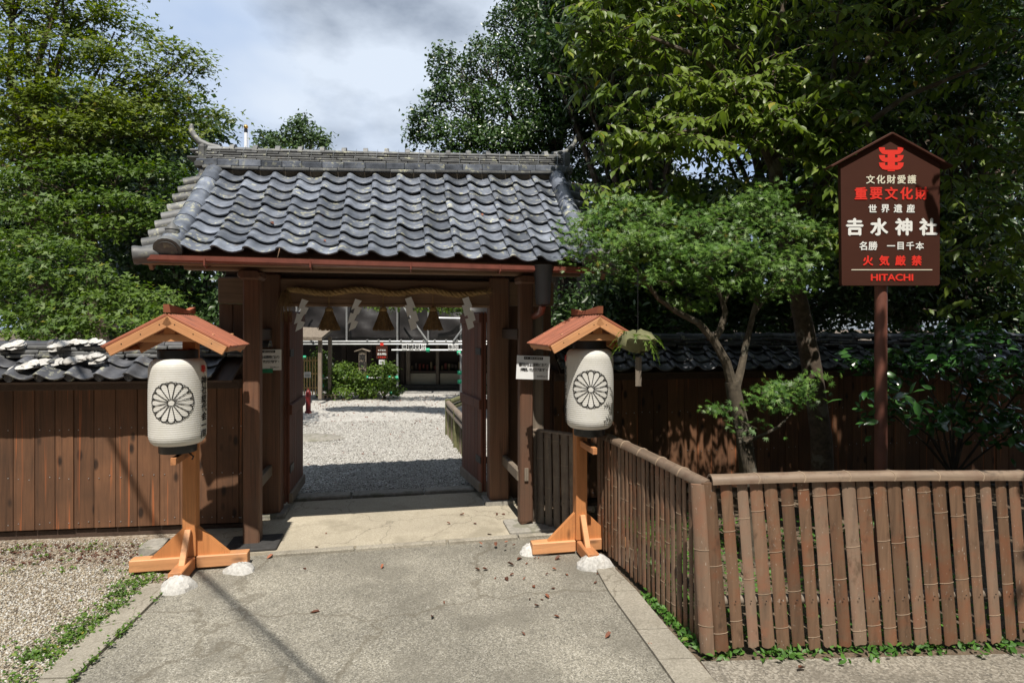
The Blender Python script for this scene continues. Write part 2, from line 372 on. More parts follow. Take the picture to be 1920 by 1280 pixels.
# ------------------------------------------------------------------ ground and paving
def sheet(name, pts, z, mat, div=0):
    mb = MB(); mb.add([(p[0], p[1], z) for p in pts], [tuple(range(len(pts)))])
    o = mb.build(name, mat); o['kind'] = 'structure'; return o
sheet('ground', [(-300, -60), (300, -60), (300, 500), (-300, 500)], -.03, m_soil)
def kx(D): return -2.22-.1277*(D-2.97)
pa = [(kx(-3)-.03, -3), (1.45, -3), (.92, 2.97), (.74, 4.0), (.66, 4.95)] + [tuple(G(1.5, .1)[:2]), tuple(G(-1.9, .1)[:2]), (kx(4.3)-.03, 4.3)]
sheet('path', pa, .008, m_path)
sheet('gravel_bed', [(-9, -3), (kx(-3)-.1, -3), (kx(4.4)-.1, 4.4), (-2.3, 5.4), (-9, 4.8)], 0, m_bed)
sheet('garden_soil', [(.68, 4.9), (.95, 2.9), (9, 2.9), (9, 8.5), (-.2, 8.5), (-.2, 5.8)], -.004, m_soil)
sheet('apron', [(1.02, 3.17), (1.62, -3), (9, -3), (9, 3.5)], .0, m_apron)
sheet('court_gravel', [tuple(G(-9, 1.15)[:2]), tuple(G(7, 1.15)[:2]), (9, 40), (-22, 40)], .0, m_court)
# the gate's floor: a slab, its front edging stones and the rear sill
o = MB().box((-.22, .46, .005), (3.05, 1.36, .05)).build('gate_floor_slab', m_slab, mw=T(*GO) @ Matrix.Rotation(YAW, 4, 'Z')); o['kind'] = 'structure'
edg = empty('slab_edging', GO, YAW); edg['kind'] = 'structure'
for i, (a0, a1) in enumerate([(-.98, -.32), (-.31, .42), (.43, 1.02), (1.03, 1.42)]):
    MB().cbox(((a0+a1)/2, -.255, .01), (a1-a0-.008, .068, .052), 0, .008).jit(.003).build('edging_stone', m_kerb, edg)
sil = empty('rear_sill', GO, YAW); sil['kind'] = 'structure'
for a0, a1 in [(-1.2, -.45), (-.44, .3), (.31, 1.0)]:
    MB().cbox(((a0+a1)/2, 1.24, .02), (a1-a0-.01, .17, .09), 0, .015).jit(.006).build('sill_stone', m_stone, sil)
kb = empty('kerb', (0, 0, 0)); kb['kind'] = 'structure'
D = 4.08
for i in range(11):
    L = .56+random.uniform(-.05, .08); D1 = D-L
    x0, x1 = kx(D), kx(D1)
    zt = .03+random.uniform(-.004, .004)
    q = [(x0-.005, D, zt), (x1-.005, D1+.008, zt), (x1-.175+random.uniform(-.01, .01), D1+.008, zt-.005), (x0-.175, D, zt-.005)]
    mb = MB(); mb.add(q+[(a, b, -.05) for a, b, c in q], [(0, 3, 2, 1), (0, 1, 5, 4), (1, 2, 6, 5), (2, 3, 7, 6), (3, 0, 4, 7)])
    mb.build('kerb_stone', m_kerb, kb); D = D1
st = empty('concrete_strip', (0, 0, 0)); st['kind'] = 'structure'
sp = [(4.55, .60, .70), (3.95, .655, .84), (3.45, .735, .92), (3.14, .785, .985), (2.7, .85, 1.06), (2.0, .93, 1.14), (.5, 1.05, 1.3), (-2, 1.3, 1.55)]
for (d0, a0, b0), (d1, a1, b1) in zip(sp, sp[1:]):
    mb = MB(); z = .026
    q = [(a0, d0, z), (a1, d1+.006, z), (b1, d1+.006, z+.006), (b0, d0, z+.006)]
    mb.add(q+[(x, y, -.05) for x, y, c in q], [(0, 1, 2, 3), (1, 0, 4, 5), (2, 1, 5, 6), (3, 2, 6, 7), (0, 3, 7, 4)])
    mb.build('strip_block', m_kerb, st)

def pebbles(name, pts, smin, smax, mat, label, cat):
    n = len(pts)
    base = np.array([(1, 0, 0), (0, 1, 0), (-1, 0, 0), (0, -1, 0), (.1, .1, .62), (0, 0, -.4)], float)
    fc = np.array([(0, 1, 4), (1, 2, 4), (2, 3, 4), (3, 0, 4), (1, 0, 5), (2, 1, 5), (3, 2, 5), (0, 3, 5)])
    s = rng.uniform(smin, smax, n); a = rng.uniform(0, 6.28, n)
    b = base[None]*(1+rng.uniform(-.3, .3, (n, 6, 3))); b[:, :, 1] *= rng.uniform(.6, 1, n)[:, None]
    c, si = np.cos(a)[:, None], np.sin(a)[:, None]
    x = b[:, :, 0]*c-b[:, :, 1]*si; y = b[:, :, 0]*si+b[:, :, 1]*c
    v = np.stack([x, y, b[:, :, 2]], 2)*s[:, None, None]+pts[:, None, :]
    f = (fc[None]+(np.arange(n)*6)[:, None, None]).reshape(-1, 3)
    o = link(name, np_mesh(name, v.reshape(-1, 3), f, mat)); tag(o, label, cat, kind='stuff'); return o
n = 42000
d = np.sqrt(rng.uniform(2.1**2, 5.0**2, n)); x = rng.uniform(0, 1, n); xo = -2.22-.1277*(d-2.97)-.18; xl = -.92*d-.35
pts = np.stack([xl+(xo-xl)*x, d, np.full(n, .003)], 1)
keep = (pts[:, 1] < 5.17+.118*(pts[:, 0]+2.37)-.02) & (rng.uniform(0, 1, n) < .35+.65*(d < 4.4))
pebbles('pea_gravel', pts[keep], .004, .0115, m_peb, 'tan and white pea gravel between kerb and plank wall', 'gravel')
n = 30000
b = 1.34+5.2*rng.uniform(0, 1, n)**1.4; a = rng.uniform(-1.6, 1.5, n)-.02*b
pts = np.stack([GO.x+U.x*a+V.x*b, GO.y+U.y*a+V.y*b, np.full(n, .004)], 1)
pebbles('court_pebbles', pts, .006, .016, m_pebw, 'white gravel covering the courtyard behind the gate', 'gravel')

# ------------------------------------------------------------------ the gate
gate = empty('shrine_gate', GO, YAW)
tag(gate, 'timber shrine gate with grey tiled roof and open red doors', 'gate')
ROOT = gate
PL, PR, ML, MR = -1.146, 1.146, -1.15, 1.03
for a, w in ((PL, .128), (PR, .118)):
    mb = MB().cbox((a, 0, 1.15), (w, .125, 2.22), 2, .012)
    if a > 0:                                      # rotten foot
        mb.v = [(x, y, z+(random.uniform(0, .05) if z < .1 else 0)) for x, y, z in mb.v]
    mb.build('front_post', m_wood, gate)
    MB().cbox((a, -.02, 2.225), (w+.05, .24, .075), 1, .02).build('bracket', m_wood, gate)
MB().cbox((1.268, .055, .99), (.095, .11, 1.90), 2, .014).jit(.003).build('side_post', m_woodgrey, gate)
MB().box((PR-.005, -.068, .50), (.035, .02, .11)).build('wedge', m_woodgrey, gate)
for a, w in ((ML, .19), (MR, .20)):
    MB().cbox((a, .76, 1.16), (w, .20, 2.28), 2, .014).build('main_post', m_wood, gate)
    MB().cbox((a, .76, .045), (w+.1, .3, .05), 2, .01).build('post_footing', m_stone, gate)
MB().cbox((PL+.02, -.03, .035), (.40, .34, .035), 2, .01).build('base_stone', m_stonedk, gate)
MB().cbox((PR+.05, -.05, .03), (.46, .34, .05), 2, .012).jit(.004).build('base_stone', m_stone, gate)
MB().cbox((0, .76, 2.145), (3.2, .15, .245), 0, .012).build('lintel', m_woodx, gate)
MB().cbox((-.06, .70, 2.015), (2.02, .05, .03), 0, .006).build('lintel_trim', m_woodx, gate)
MB().cbox((0, .0, 2.305), (3.3, .11, .085), 0, .01).build('front_purlin', m_woodx, gate)
MB().box((0, .77, 2.56), (3.1, .04, .62)).build('gap_board', m_wooddk, gate)  # dark board added to close the bright gap where shaded rafters would show
MB().cbox((0, .76, 2.95), (3.3, .12, .13), 0, .01).build('ridge_beam', m_woodx, gate)
for a in (ML, MR): MB().cbox((a, .76, 2.6), (.12, .12, .6), 2, .01).build('king_post', m_wood, gate)
for a, am in ((PL, ML), (PR, MR)):
    M_ = basis(((a+am)/2, .38, 0), Vector((1, 0, 0)), Vector(((am-a)*.6, 1, 0)).normalized(), Vector((0, 0, 1)))
    for z in (.47, 1.74):
        MB().cbox((0, 0, z), (.05, .72, .10), 1, .008).build('tie_rail', m_wooddk if z > 1 else m_woodgrey, gate, M_)
for a0, a1 in ((-1.62, -1.25), (1.14, 1.60)):       # boarded returns beside the main posts
    w_ = (a1-a0)/3
    for i in range(3): MB().cbox((a0+w_*(i+.5), .80+.004*(i % 2), 1.03), (w_-.004, .03, 1.98), 2, .004).build('side_board', m_wood, gate)
# doors, folded open into the court
def door(p0, p1, name):
    p0, p1 = Vector(p0), Vector(p1); d = (p1-p0); L = d.length; d.normalize(); nrm = Vector((-d.y, d.x, 0))
    leaf = MB().box((L/2, 0, 1.02), (L-.03, .02, 1.84)).build('door_leaf', m_door, gate, basis(p0, d, nrm, Vector((0, 0, 1))))
    nn = 6; w = L/nn
    for i in range(nn):
        h = 1.98-random.uniform(0, .012)
        for s in (1, -1):
            MB().cbox((w*(i+.5), s*.018, .07+h/2-.03), (w-.006, .02, h-.1), 2, .004).build('door_plank', m_door, leaf)
    for z in (.14, 1.0, 1.9):
        for s in (1, -1):
            MB().cbox((L/2, s*.036, z), (L, .03, .10), 0, .006).build('door_rail', m_door if z > .5 else m_woodgrey, leaf)
    for z in (.42, 1.55):
        MB().box((.09, -.034, z), (.18, .008, .07)).build('hinge_strap', m_iron, leaf)
        MB().box((.09, .034, z), (.18, .008, .07)).build('hinge_strap', m_iron, leaf)
door((-1.035, .88, 0), (-1.02, 1.64, 0), 'l'); door((.905, .90, 0), (.79, 1.68, 0), 'r')

# roof planes ---------------------------------------------------
E_B, R_B = -.47, .64
def ez(a): return 2.325-.006*a
def rz_(a): return 3.235+.036*a
def roof_pt(a, t, h=0.0):          # t 0 eave .. 1 under the ridge
    n = Vector((0, -.63, .77))
    p = Vector((a, E_B+(R_B-E_B)*t, ez(a)+(rz_(a)-ez(a))*t-.03*math.sin(t*math.pi)))
    return p+n*h
mb = MB()                          # board deck
ring = []
for t in (0, .5, 1):
    for a in (-1.78, 1.76): ring += [roof_pt(a, t, -.005), roof_pt(a, t, -.035)]
for i in (0, 4):
    mb.add(ring, [(i, i+2, i+6, i+4), (i+1, i+5, i+7, i+3)])
mb.add(ring, [(0, 1, 3, 2), (8, 10, 11, 9), (0, 4, 5, 1), (4, 8, 9, 5), (2, 3, 7, 6), (6, 7, 11, 10)])
mb.build('roof_deck', m_woodx, gate)
# rear plane
def rear_pt(a, t, h=0.0):
    return Vector((a, .88+.42*t, rz_(a)+.02-.34*t))+Vector((0, .63, .77))*h
mb = MB(); r2 = [rear_pt(a, t, h) for a in (-1.78, 1.76) for t in (0, 1) for h in (-.005, -.035)]
mb.add(r2, [(0, 2, 6, 4), (1, 5, 7, 3), (2, 3, 7, 6), (0, 1, 3, 2), (4, 6, 7, 5), (0, 4, 5, 1)]).build('rear_roof_deck', m_woodx, gate)
for i in range(16):
    a = -1.72+i*.228
    p0, p1 = roof_pt(a, .03, -.062), roof_pt(a, 1.0, -.062); dd = (p1-p0); L = dd.length; dd.normalize()
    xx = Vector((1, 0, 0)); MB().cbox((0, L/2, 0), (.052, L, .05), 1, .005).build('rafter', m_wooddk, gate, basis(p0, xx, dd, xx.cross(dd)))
p = roof_pt(0, .0); MB().cbox((0, E_B+.03, p.z-.045), (3.6, .025, .045), 0, .004).build('eave_board', m_woodx, gate)
for a in (-1.76, 1.74):            # barge boards
    p0, p1 = roof_pt(a, .0, -.08), roof_pt(a, 1.06, -.08); dd = (p1-p0); L = dd.length; dd.normalize(); xx = Vector((1, 0, 0))
    MB().cbox((0, L/2, 0), (.03, L, .13), 1, .005).build('barge_board', m_woodx, gate, basis(p0, xx, dd, xx.cross(dd)))
    MB().prism([(-.02, 0), (.02, 0), (.02, -.6), (-.02, -.6)], -.0, .01).v
# pantiles
TW, NC, NR = .2225, 14, 9
def tile_h(u):                      # cross profile over one tile, u 0..1: roll at the left, wide hollow after it
    pts = [(0, .036), (.07, .047), (.14, .049), (.22, .041), (.30, .027), (.40, .012), (.52, .002), (.64, -.002), (.76, .002), (.88, .011), (1, .022)]
    for (a, b), (c, d) in zip(pts, pts[1:]):
        if u <= c: return b+(d-b)*(u-a)/(c-a)
    return pts[-1][1]
def pantile(name, w, l, mat, th=.012, lift=.036, hs=1.0):
    us = [0, .07, .14, .22, .30, .40, .52, .64, .76, .88, 1.0]
    mb = MB(); n = len(us)
    rows = [(-.012, lift-.004), (0, lift), (l, 0.0)]
    top = [[(u*w*1.03, y, tile_h(u)*hs+z) for u in us] for y, z in rows]
    bot = [[(u*w*1.03, y, tile_h(u)*hs+z-th) for u in us] for y, z in (rows[0], rows[2])]
    vs = sum(top, [])+sum(bot, []); fs = []
    for r in range(2):
        for i in range(n-1): fs.append((r*n+i, r*n+i+1, r*n+n+i+1, r*n+n+i))
    b0, b1 = 3*n, 4*n
    for i in range(n-1):
        fs.append((b0+i, b0+i+1, i+1, i)); fs.append((b0+i+1, b0+i, b1+i, b1+i+1))
    fs.append((0, 2*n, b1, b0)); fs.append((n-1, b0+n-1, b1+n-1, 3*n-1))
    mb.add(vs, fs)
    return mb.mesh(name, mat, True, 38)
A0 = -1.545
tl = 1.44/NR
tile_me = pantile('roof_tile', TW, tl*1.22, m_tile)
for c in range(NC):
    a = A0+c*TW
    for r in range(NR):
        p = roof_pt(a, r/NR, .012); q = roof_pt(a, (r+1)/NR, .012); px = roof_pt(a+TW, r/NR, .012)
        x = (px-p).normalized(); y = (q-p).normalized(); z = x.cross(y).normalized(); y = z.cross(x)
        p += x*random.uniform(-.005, .005)+z*random.uniform(-.003, .005)+y*random.uniform(-.009, .009)
        o = link('roof_tile', tile_me, gate, basis(p, x, y, z) @ R(random.uniform(-.9, .9), 'Z'))
for c in range(NC):
    a = A0+c*TW
    for r in range(3):
        p = rear_pt(a+TW, 1-r/3, .012); q = rear_pt(a+TW, 1-(r+1)/3, .012); px = rear_pt(a, 1-r/3, .012)
        x = (px-p).normalized(); y = (q-p).normalized(); z = x.cross(y).normalized(); y = z.cross(x)
        link('roof_tile', tile_me, gate, basis(p, x, y, z))
# eave under-board strip behind the first row
# verge: side tiles laid outward, the round roll over them
def half_tile(name, L, r, mat, r2=None, arc=200, th=.012, n=10):
    mb = MB(); vs = []; r2 = r2 or r
    for (x, rr) in ((0, r), (L*.92, r2), (L, r2*1.03)):
        for k in range(n+1):
            a_ = math.radians(90-arc/2+arc*k/n); vs.append((x, rr*math.cos(a_), rr*math.sin(a_)))
    for (x, rr) in ((0, r-th), (L, r2-th)):
        for k in range(n+1):
            a_ = math.radians(90-arc/2+arc*k/n); vs.append((x, rr*math.cos(a_), rr*math.sin(a_)))
    m = n+1; fs = []
    for i in range(2):
        for k in range(n): fs.append((i*m+k, (i+1)*m+k, (i+1)*m+k+1, i*m+k+1))
    for k in range(n):
        fs.append((3*m+k+1, 4*m+k+1, 4*m+k, 3*m+k)); fs.append((k, k+1, 3*m+k+1, 3*m+k)); fs.append((2*m+k+1, 2*m+k, 4*m+k, 4*m+k+1))
    fs += [(0, 3*m, 4*m, 2*m), (n, 2*m+n, 4*m+n, 3*m+n)]
    mb.add(vs, fs); return mb.mesh(name, mat, True, 40)
verge_me = half_tile('verge_tile', .215, .048, m_tile_old, .055)
for s, av in ((-1, -1.60), (1, 1.60)):
    for r in range(NR):
        t = (r+.35)/NR
        p = roof_pt(av+s*.02, t, .025); y = Vector((0, .77, .63)); x = Vector((s*1.0, -.06, -.27+random.uniform(-.05, .05))).normalized()
        z = x.cross(y) if s > 0 else y.cross(x); z.normalize(); y2 = z.cross(x)
        if z.z < 0: z = -z; y2 = -y2
        link('verge_tile', verge_me, gate, basis(p, x, y2, z))
    # corner tile, larger with a round face
    p = roof_pt(av+s*.03, .0, .0); x = Vector((s*.93, -.25, -.10)).normalized()
    MB().tube([p, p+x*.15, p+x*.19, p+x*.205], [.056, .062, .07, .066], 14).build('corner_tile', m_tile_old, gate, smooth=True)
    # roll of tapered round tiles
    for k in range(6):
        t0, t1 = k/6, (k+1)/6+.01
        p0, p1 = roof_pt(av, t0-.02, .055), roof_pt(av, t1-.02, .055)
        MB().tube([p0, p0+(p1-p0)*.93, p1], [.083, .079, .072], 14).build('roll_tile', m_tile, gate, smooth=True)
    p0 = roof_pt(av, -.02, .055); dd = (roof_pt(av, .1, .055)-p0).normalized()
    MB().tube([p0-dd*.015, p0+dd*.03], [.094, .094], 18).build('roll_end_disc', m_tile_old, gate, smooth=True)
    MB().tube([p0-dd*.022, p0-dd*.014], [.07, .07], 18).build('roll_end_boss', m_tile_old, gate, smooth=True)
kp = roof_pt(-1.60, .10, .13)
MB().lathe([(.048, -.04), (.05, -.01), (.046, .0), (.05, .008), (.046, .02), (.03, .035), (.012, .055), (.003, .066)], 14).build('finial_knob', m_tile_old, gate, T(*kp), smooth=True)
MB().tube([roof_pt(-1.66, .09, .05), kp+Vector((0, 0, -.02))], .045, 10).build('knob_neck', m_tile_old, gate, smooth=True)
# ridge: plaster, two broad courses, five thin courses, cap tiles
RB = .76
def ridge_z(a): return rz_(a)-.005+.010*(a/1.7)**4*1.6
def course(z0, h, dep, ln, off, mat, name, jit=.004):
    a = -1.70+off
    while a < 1.69:
        a1 = min(a+ln*random.uniform(.9, 1.1), 1.70)
        if a1-a > .03:
            zc = ridge_z((a+a1)/2)+z0+h/2+random.uniform(-.002, .002); tilt = math.degrees(math.atan(.036))+random.uniform(-.5, .5)
            MB().cbox((0, 0, 0), (a1-a-.004, dep+random.uniform(-jit, jit)*2, h-.004), 0, .005).build(name, mat, gate, T((a+a1)/2, RB+random.uniform(-jit, jit), zc) @ R(-tilt, 'Y'))
        a = a1
mb = MB(); 
for a_, b_ in ((-1.66, 1.66),):
    mb.add([(a_, .62, rz_(a_)-.04), (b_, .62, rz_(b_)-.04), (b_, .60, rz_(b_)+.05), (a_, .60, rz_(a_)+.05), (a_, .92, rz_(a_)-.04), (b_, .92, rz_(b_)-.04), (b_, .92, rz_(b_)+.05), (a_, .92, rz_(a_)+.05)],
           [(0, 1, 2, 3), (5, 4, 7, 6), (3, 2, 6, 7), (1, 5, 6, 2), (4, 0, 3, 7)])
mb.build('ridge_plaster', m_plaster, gate)
course(.050, .030, .40, .23, 0, m_tile_old, 'ridge_tile')
course(.083, .062, .33, .19, -.06, m_tile, 'ridge_tile')
for k in range(5): course(.150+k*.0235, .0225, .25-.012*k, .20, -.05*k % .17-.15, m_tile_old, 'ridge_tile')
cap_me = half_tile('ridge_cap_tile', .205, .074, m_tile_old, .066, 180)
for i in range(17):
    a = -1.69+i*.2
    link('ridge_cap_tile', cap_me, gate, T(a, RB, ridge_z(a)+.255) @ R(-2.0+random.uniform(-1, 1), 'Y') @ Matrix.Diagonal((1, 1, .62, 1)))
    if i: MB().tube([(a-.012, RB, ridge_z(a)+.262), (a+.03, RB, ridge_z(a)+.262)], [.088, .094], 12, flat=.72).jit(.003).build('ridge_cap_joint', m_tile_old, gate, smooth=True)
for i in range(17):                 # tie wires over the ridge
    a = -1.58+i*.2
    MB().tube([(a, RB-.125, ridge_z(a)+.16), (a+.01, RB-.11, ridge_z(a)+.25), (a+.015, RB-.04, ridge_z(a)+.31)], .0022, 4).build('tie_wire', m_steel, gate)
for s in (-1, 1):
    a = s*1.72; z = ridge_z(a)
    MB().cbox((a, RB, z+.20), (.075, .27, .17), 2, .02).jit(.006).build('end_block', m_tile_old, gate)
    MB().cbox((a+s*.01, RB, z+.095), (.10, .34, .055), 2, .02).jit(.004).build('end_block', m_tile_old, gate)
    MB().cbox((a-s*.005, RB, z+.0), (.07, .30, .15), 2, .03).build('end_block', m_tile_old, gate)
    pts = [(a-s*.12, RB, z+.285), (a-s*.02, RB, z+.30), (a+s*.055, RB, z+.335), (a+s*.105, RB, z+.39), (a+s*.13, RB, z+.45), (a+s*.12, RB, z+.495)]
    MB().tube(pts, [.03, .034, .031, .027, .023, .016], 10).build('horn_tile', m_tile_old, gate, smooth=True)
# gable infill so no light leaks under the ridge
for s in (-1, 1):
    a = s*1.55
    MB().add([(a, -.05, 2.36), (a, 1.28, 2.80), (a, .76, rz_(a)-.03), (a, .3, 2.9), (a+s*.03, -.05, 2.36), (a+s*.03, 1.28, 2.80), (a+s*.03, .76, rz_(a)-.03), (a+s*.03, .3, 2.9)],
             [(0, 1, 2, 3), (7, 6, 5, 4), (0, 4, 5, 1)]).build('gable_board', m_woodx, gate)
# gutter with brackets and the rain funnel at its right end
prof = [(-.045, .03), (-.045, -.015), (-.03, -.032), (.03, -.032), (.045, -.015), (.045, .03), (.041, .03), (.041, -.012), (.027, -.027), (-.027, -.027), (-.041, -.012), (-.041, .03)]
mb = MB(); vs = []
for a in (-1.73, -.6, .5, 1.67): vs += [(a, E_B-.035+y, 2.283-.008*a+z*.72) for y, z in prof]
fs = [tuple(range(12))[::-1], tuple(range(36, 48))]
for i in range(3):
    for k in range(12): j = (k+1) % 12; fs.append((i*12+k, i*12+j, i*12+12+j, i*12+12+k))
mb.add(vs, fs).build('gutter', m_copper, gate)
for a in (-1.35, -.62, .12, .82):
    MB().tube([(a, E_B-.083, 2.30), (a, E_B-.086, 2.25), (a, E_B-.04, 2.235), (a, E_B+.04, 2.25), (a, E_B+.12, 2.30)], .007, 6).build('gutter_bracket', m_copper, gate)
MB().lathe([(.03, -.27), (.058, -.255), (.066, -.20), (.07, -.06), (.085, .02), (.095, .06), (.075, .062)], 12, M=T(1.18, E_B-.04, 2.245)).build('rain_funnel', m_black, gate, smooth=True)
MB().tube([(1.18, E_B-.04, 1.99), (1.19, E_B+.06, 1.93), (1.215, E_B+.42, 1.90)], [.03, .03, .03], 10).build('downpipe', m_copper, gate, smooth=True)

# dry leaves and needles caught on the roof
def leaf_mesh(name, mat, l=.06, w=.03, curl=.02):
    vs = [(0, 0, 0), (l*.35, w*.5, curl*.6), (l*.75, w*.38, curl), (l, 0, curl*.4), (l*.75, -w*.38, curl*.8), (l*.35, -w*.5, curl*.5), (l*.5, 0, 0)]
    return MB().add(vs, [(0, 6, 1), (1, 6, 2), (2, 6, 3), (3, 6, 4), (4, 6, 5), (5, 6, 0)]).mesh(name, mat, True)
dead_me = [leaf_mesh('dry_leaf', m_deadleaf, l, w, c) for l, w, c in ((.065, .03, .02), (.05, .028, .012), (.04, .016, .015))]
for px, py, t in ((482, 402, 0), (500, 415, 0), (603, 401, 0), (604, 450, 0), (757, 452, 0), (898, 405, 0), (946, 413, 0), (949, 430, 0), (955, 437, 0)):
    a = (px-700)/700*2.9; best = None
    for tt in np.linspace(0, 1, 60):
        for aa in np.linspace(-1.5, 1.5, 61):
            q = roof_pt(aa, tt, .05); w = GO+U*q.x+V*q.y; X, Y, Z = w.x, w.y, q.z
            e = abs(960+F*X/Y-px)+abs(HZ-F*(Z-HC)/Y-py)
            if best is None or e < best[0]: best = (e, q)
    o = link('dry_leaf', random.choice(dead_me)); o.matrix_world = T(*GO) @ Matrix.Rotation(YAW, 4, 'Z') @ T(*best[1]) @ R(37, 'X') @ R(random.uniform(0, 360), 'Z')
    tag(o, 'dry orange leaf caught on the grey roof tiles of the gate', 'leaf', 'dry leaves on the gate roof')

# ------------------------------------------------------------------ things hung on the gate
GM = T(*GO) @ Matrix.Rotation(YAW, 4, 'Z')
def gobj(o, M=None): o.matrix_world = GM @ (M if M is not None else Matrix()); return o
def rope_c(s):                       # centre line, s 0..1 along a
    a = -.985+1.87*s
    return Vector((a, .635-.01*math.sin(s*9), 2.135+.017*math.sin(s*math.pi*6+1.2)+.012*math.sin(s*3)))
rope = empty('sacred_rope', GO, YAW); tag(rope, 'thick twisted straw rope strung across the lintel of the gate', 'rope')
for k in range(3):
    pts = []; 
    for i in range(240):
        s = i/239; c = rope_c(s); an = s*2*math.pi*13+k*2*math.pi/3; rr = .0165*(.55+.45*min(1, s*12, (1-s)*12))
        pts.append(c+Vector((0, math.cos(an)*rr, math.sin(an)*rr)))
    MB().tube(pts, .0165, 6).build('rope_strand', m_rope, rope, smooth=True)
mb = MB()
for i in range(70):                  # frayed hanging end at the left
    p = rope_c(0)+Vector((random.gauss(0, .012), random.gauss(0, .012), 0)); L = random.uniform(.12, .33)
    e = p+Vector((random.gauss(-.02, .045), random.gauss(-.02, .03), -L))
    mb.tube([p, p.lerp(e, .4)+Vector((-.015, -.01, .02)), e], [.003, .0025, .001], 3, False)
mb.build('frayed_end', m_straw, rope)
mb = MB()
for i in range(26):
    p = rope_c(1); e = p+Vector((random.uniform(.02, .08), random.gauss(-.01, .02), random.gauss(.01, .025)))
    mb.tube([p, e], [.003, .001], 3, False)
mb.build('frayed_end', m_rope, rope)
# folded paper streamers
def streamer(a, z, flip, k, lab):
    w, h, sh = .062, .105, .042; mb = MB(); x = 0; zz = 0
    for i in range(4):
        d = flip*(.028 if i == 0 else .016); x2 = x+d
        y = -.004*i
        q = [(x-w/2, y, zz), (x+w/2, y, zz+.02*flip), (x2+w/2+.012*flip, y-.003, zz-h+.03), (x2-w/2+.012*flip, y-.003, zz-h)]
        q2 = [(p[0], p[1]+.0014, p[2]) for p in q]
        mb.add(q+q2, [(0, 1, 2, 3), (7, 6, 5, 4), (0, 4, 5, 1), (1, 5, 6, 2), (2, 6, 7, 3), (3, 7, 4, 0)])
        zz -= h*.62; x = x2-flip*.0+(-flip if i % 2 == 0 else flip)*.030
    o = mb.build('paper_streamer', m_paper); gobj(o, T(a, .60, z) @ R(random.uniform(-8, 8), 'Z')); o.scale = (.98, 1, 1.02)
    tag(o, lab, 'streamer', 'folded paper streamers on the rope')
labs = ['folded white paper streamer at the left end of the straw rope', 'folded white paper streamer between the left and middle straw tassels',
        'folded white paper streamer between the middle and right straw tassels', 'folded white paper streamer at the right end of the straw rope']
for (px, fl), lb in zip(((572, -1), (671, -1), (764, 1), (872, 1)), labs):
    a = None
    for aa in np.linspace(-1.2, 1.2, 400):
        w = G(aa, .60)
        if abs(960+F*w.x/w.y-px) < 1.6: a = aa
    D_ = G(a, .6).y; z = HC+(HZ-560)/F*D_
    streamer(a, z, fl, 0, lb)
def tassel(px, lab):
    for aa in np.linspace(-1.2, 1.2, 400):
        w = G(aa, .62)
        if abs(960+F*w.x/w.y-px) < 1.6: a = aa
    D_ = G(a, .62).y; zb = HC+(HZ-621)/F*D_; zt = HC+(HZ-576)/F*D_
    t = empty('straw_tassel'); t.matrix_world = GM @ T(a, .62, zb); tag(t, lab, 'tassel', 'straw tassels under the rope')
    H = zt-zb; mb = MB()
    for i in range(190):
        an = random.uniform(0, 6.283); rr = random.uniform(.3, 1)**.5
        r0, r1 = .03*rr, .105*rr
        p0 = (r0*math.cos(an), r0*math.sin(an), H*.86); e = (r1*math.cos(an+.1), r1*math.sin(an+.1)*.9, random.uniform(-.004, .018)+.012*rr)
        m_ = ((p0[0]*.55+e[0]*.45)*.98, (p0[1]*.55+e[1]*.45), H*.48)
        mb.tube([p0, m_, e], [.004, .0045, .003], 4, False)
    mb.lathe([(.10*.86, .02), (.058, H*.5), (.026, H*.86)], 14)
    mb.build('skirt', m_straw, t)
    MB().lathe([(.028, H*.80), (.036, H*.84), (.037, H*.9), (.03, H*.98), (.012, H*1.02)], 14).build('neck', m_rope, t, smooth=True)
    MB().tube([(0, 0, H), (0, .0, 2.12-zb)], .004, 5).build('cord', m_rope, t)
tassel(616, 'straw tassel hanging from the rope, nearest the left door'); tassel(717, 'straw tassel hanging from the rope, middle of three'); tassel(811, 'straw tassel hanging from the rope, nearest the right door')

# ------------------------------------------------------------------ lettering
def glyphs(text, bold=0.0):
    cu = bpy.data.curves.new('lettering', 'FONT'); cu.body = text; cu.size = 1.0; cu.resolution_u = 3
    o = bpy.data.objects.new('lettering', cu); COL.objects.link(o)
    me = bpy.data.meshes.new_from_object(o.evaluated_get(bpy.context.evaluated_depsgraph_get()))
    bpy.data.objects.remove(o); bpy.data.curves.remove(cu)
    v = np.array([x.co[:] for x in me.vertices]).reshape(-1, 3); f = [tuple(p.vertices) for p in me.polygons]
    bpy.data.meshes.remove(me)
    if bold:
        n = len(v); vs = []; fs = []
        for k, (dx, dy) in enumerate(((0, 0), (bold, 0), (-bold, 0), (0, bold*.7), (0, -bold*.7))):
            vs.append(v+np.array((dx, dy, 0.0006*k))); fs += [tuple(i+n*k for i in g) for g in f]
        v = np.concatenate(vs); f = fs
    return v, f
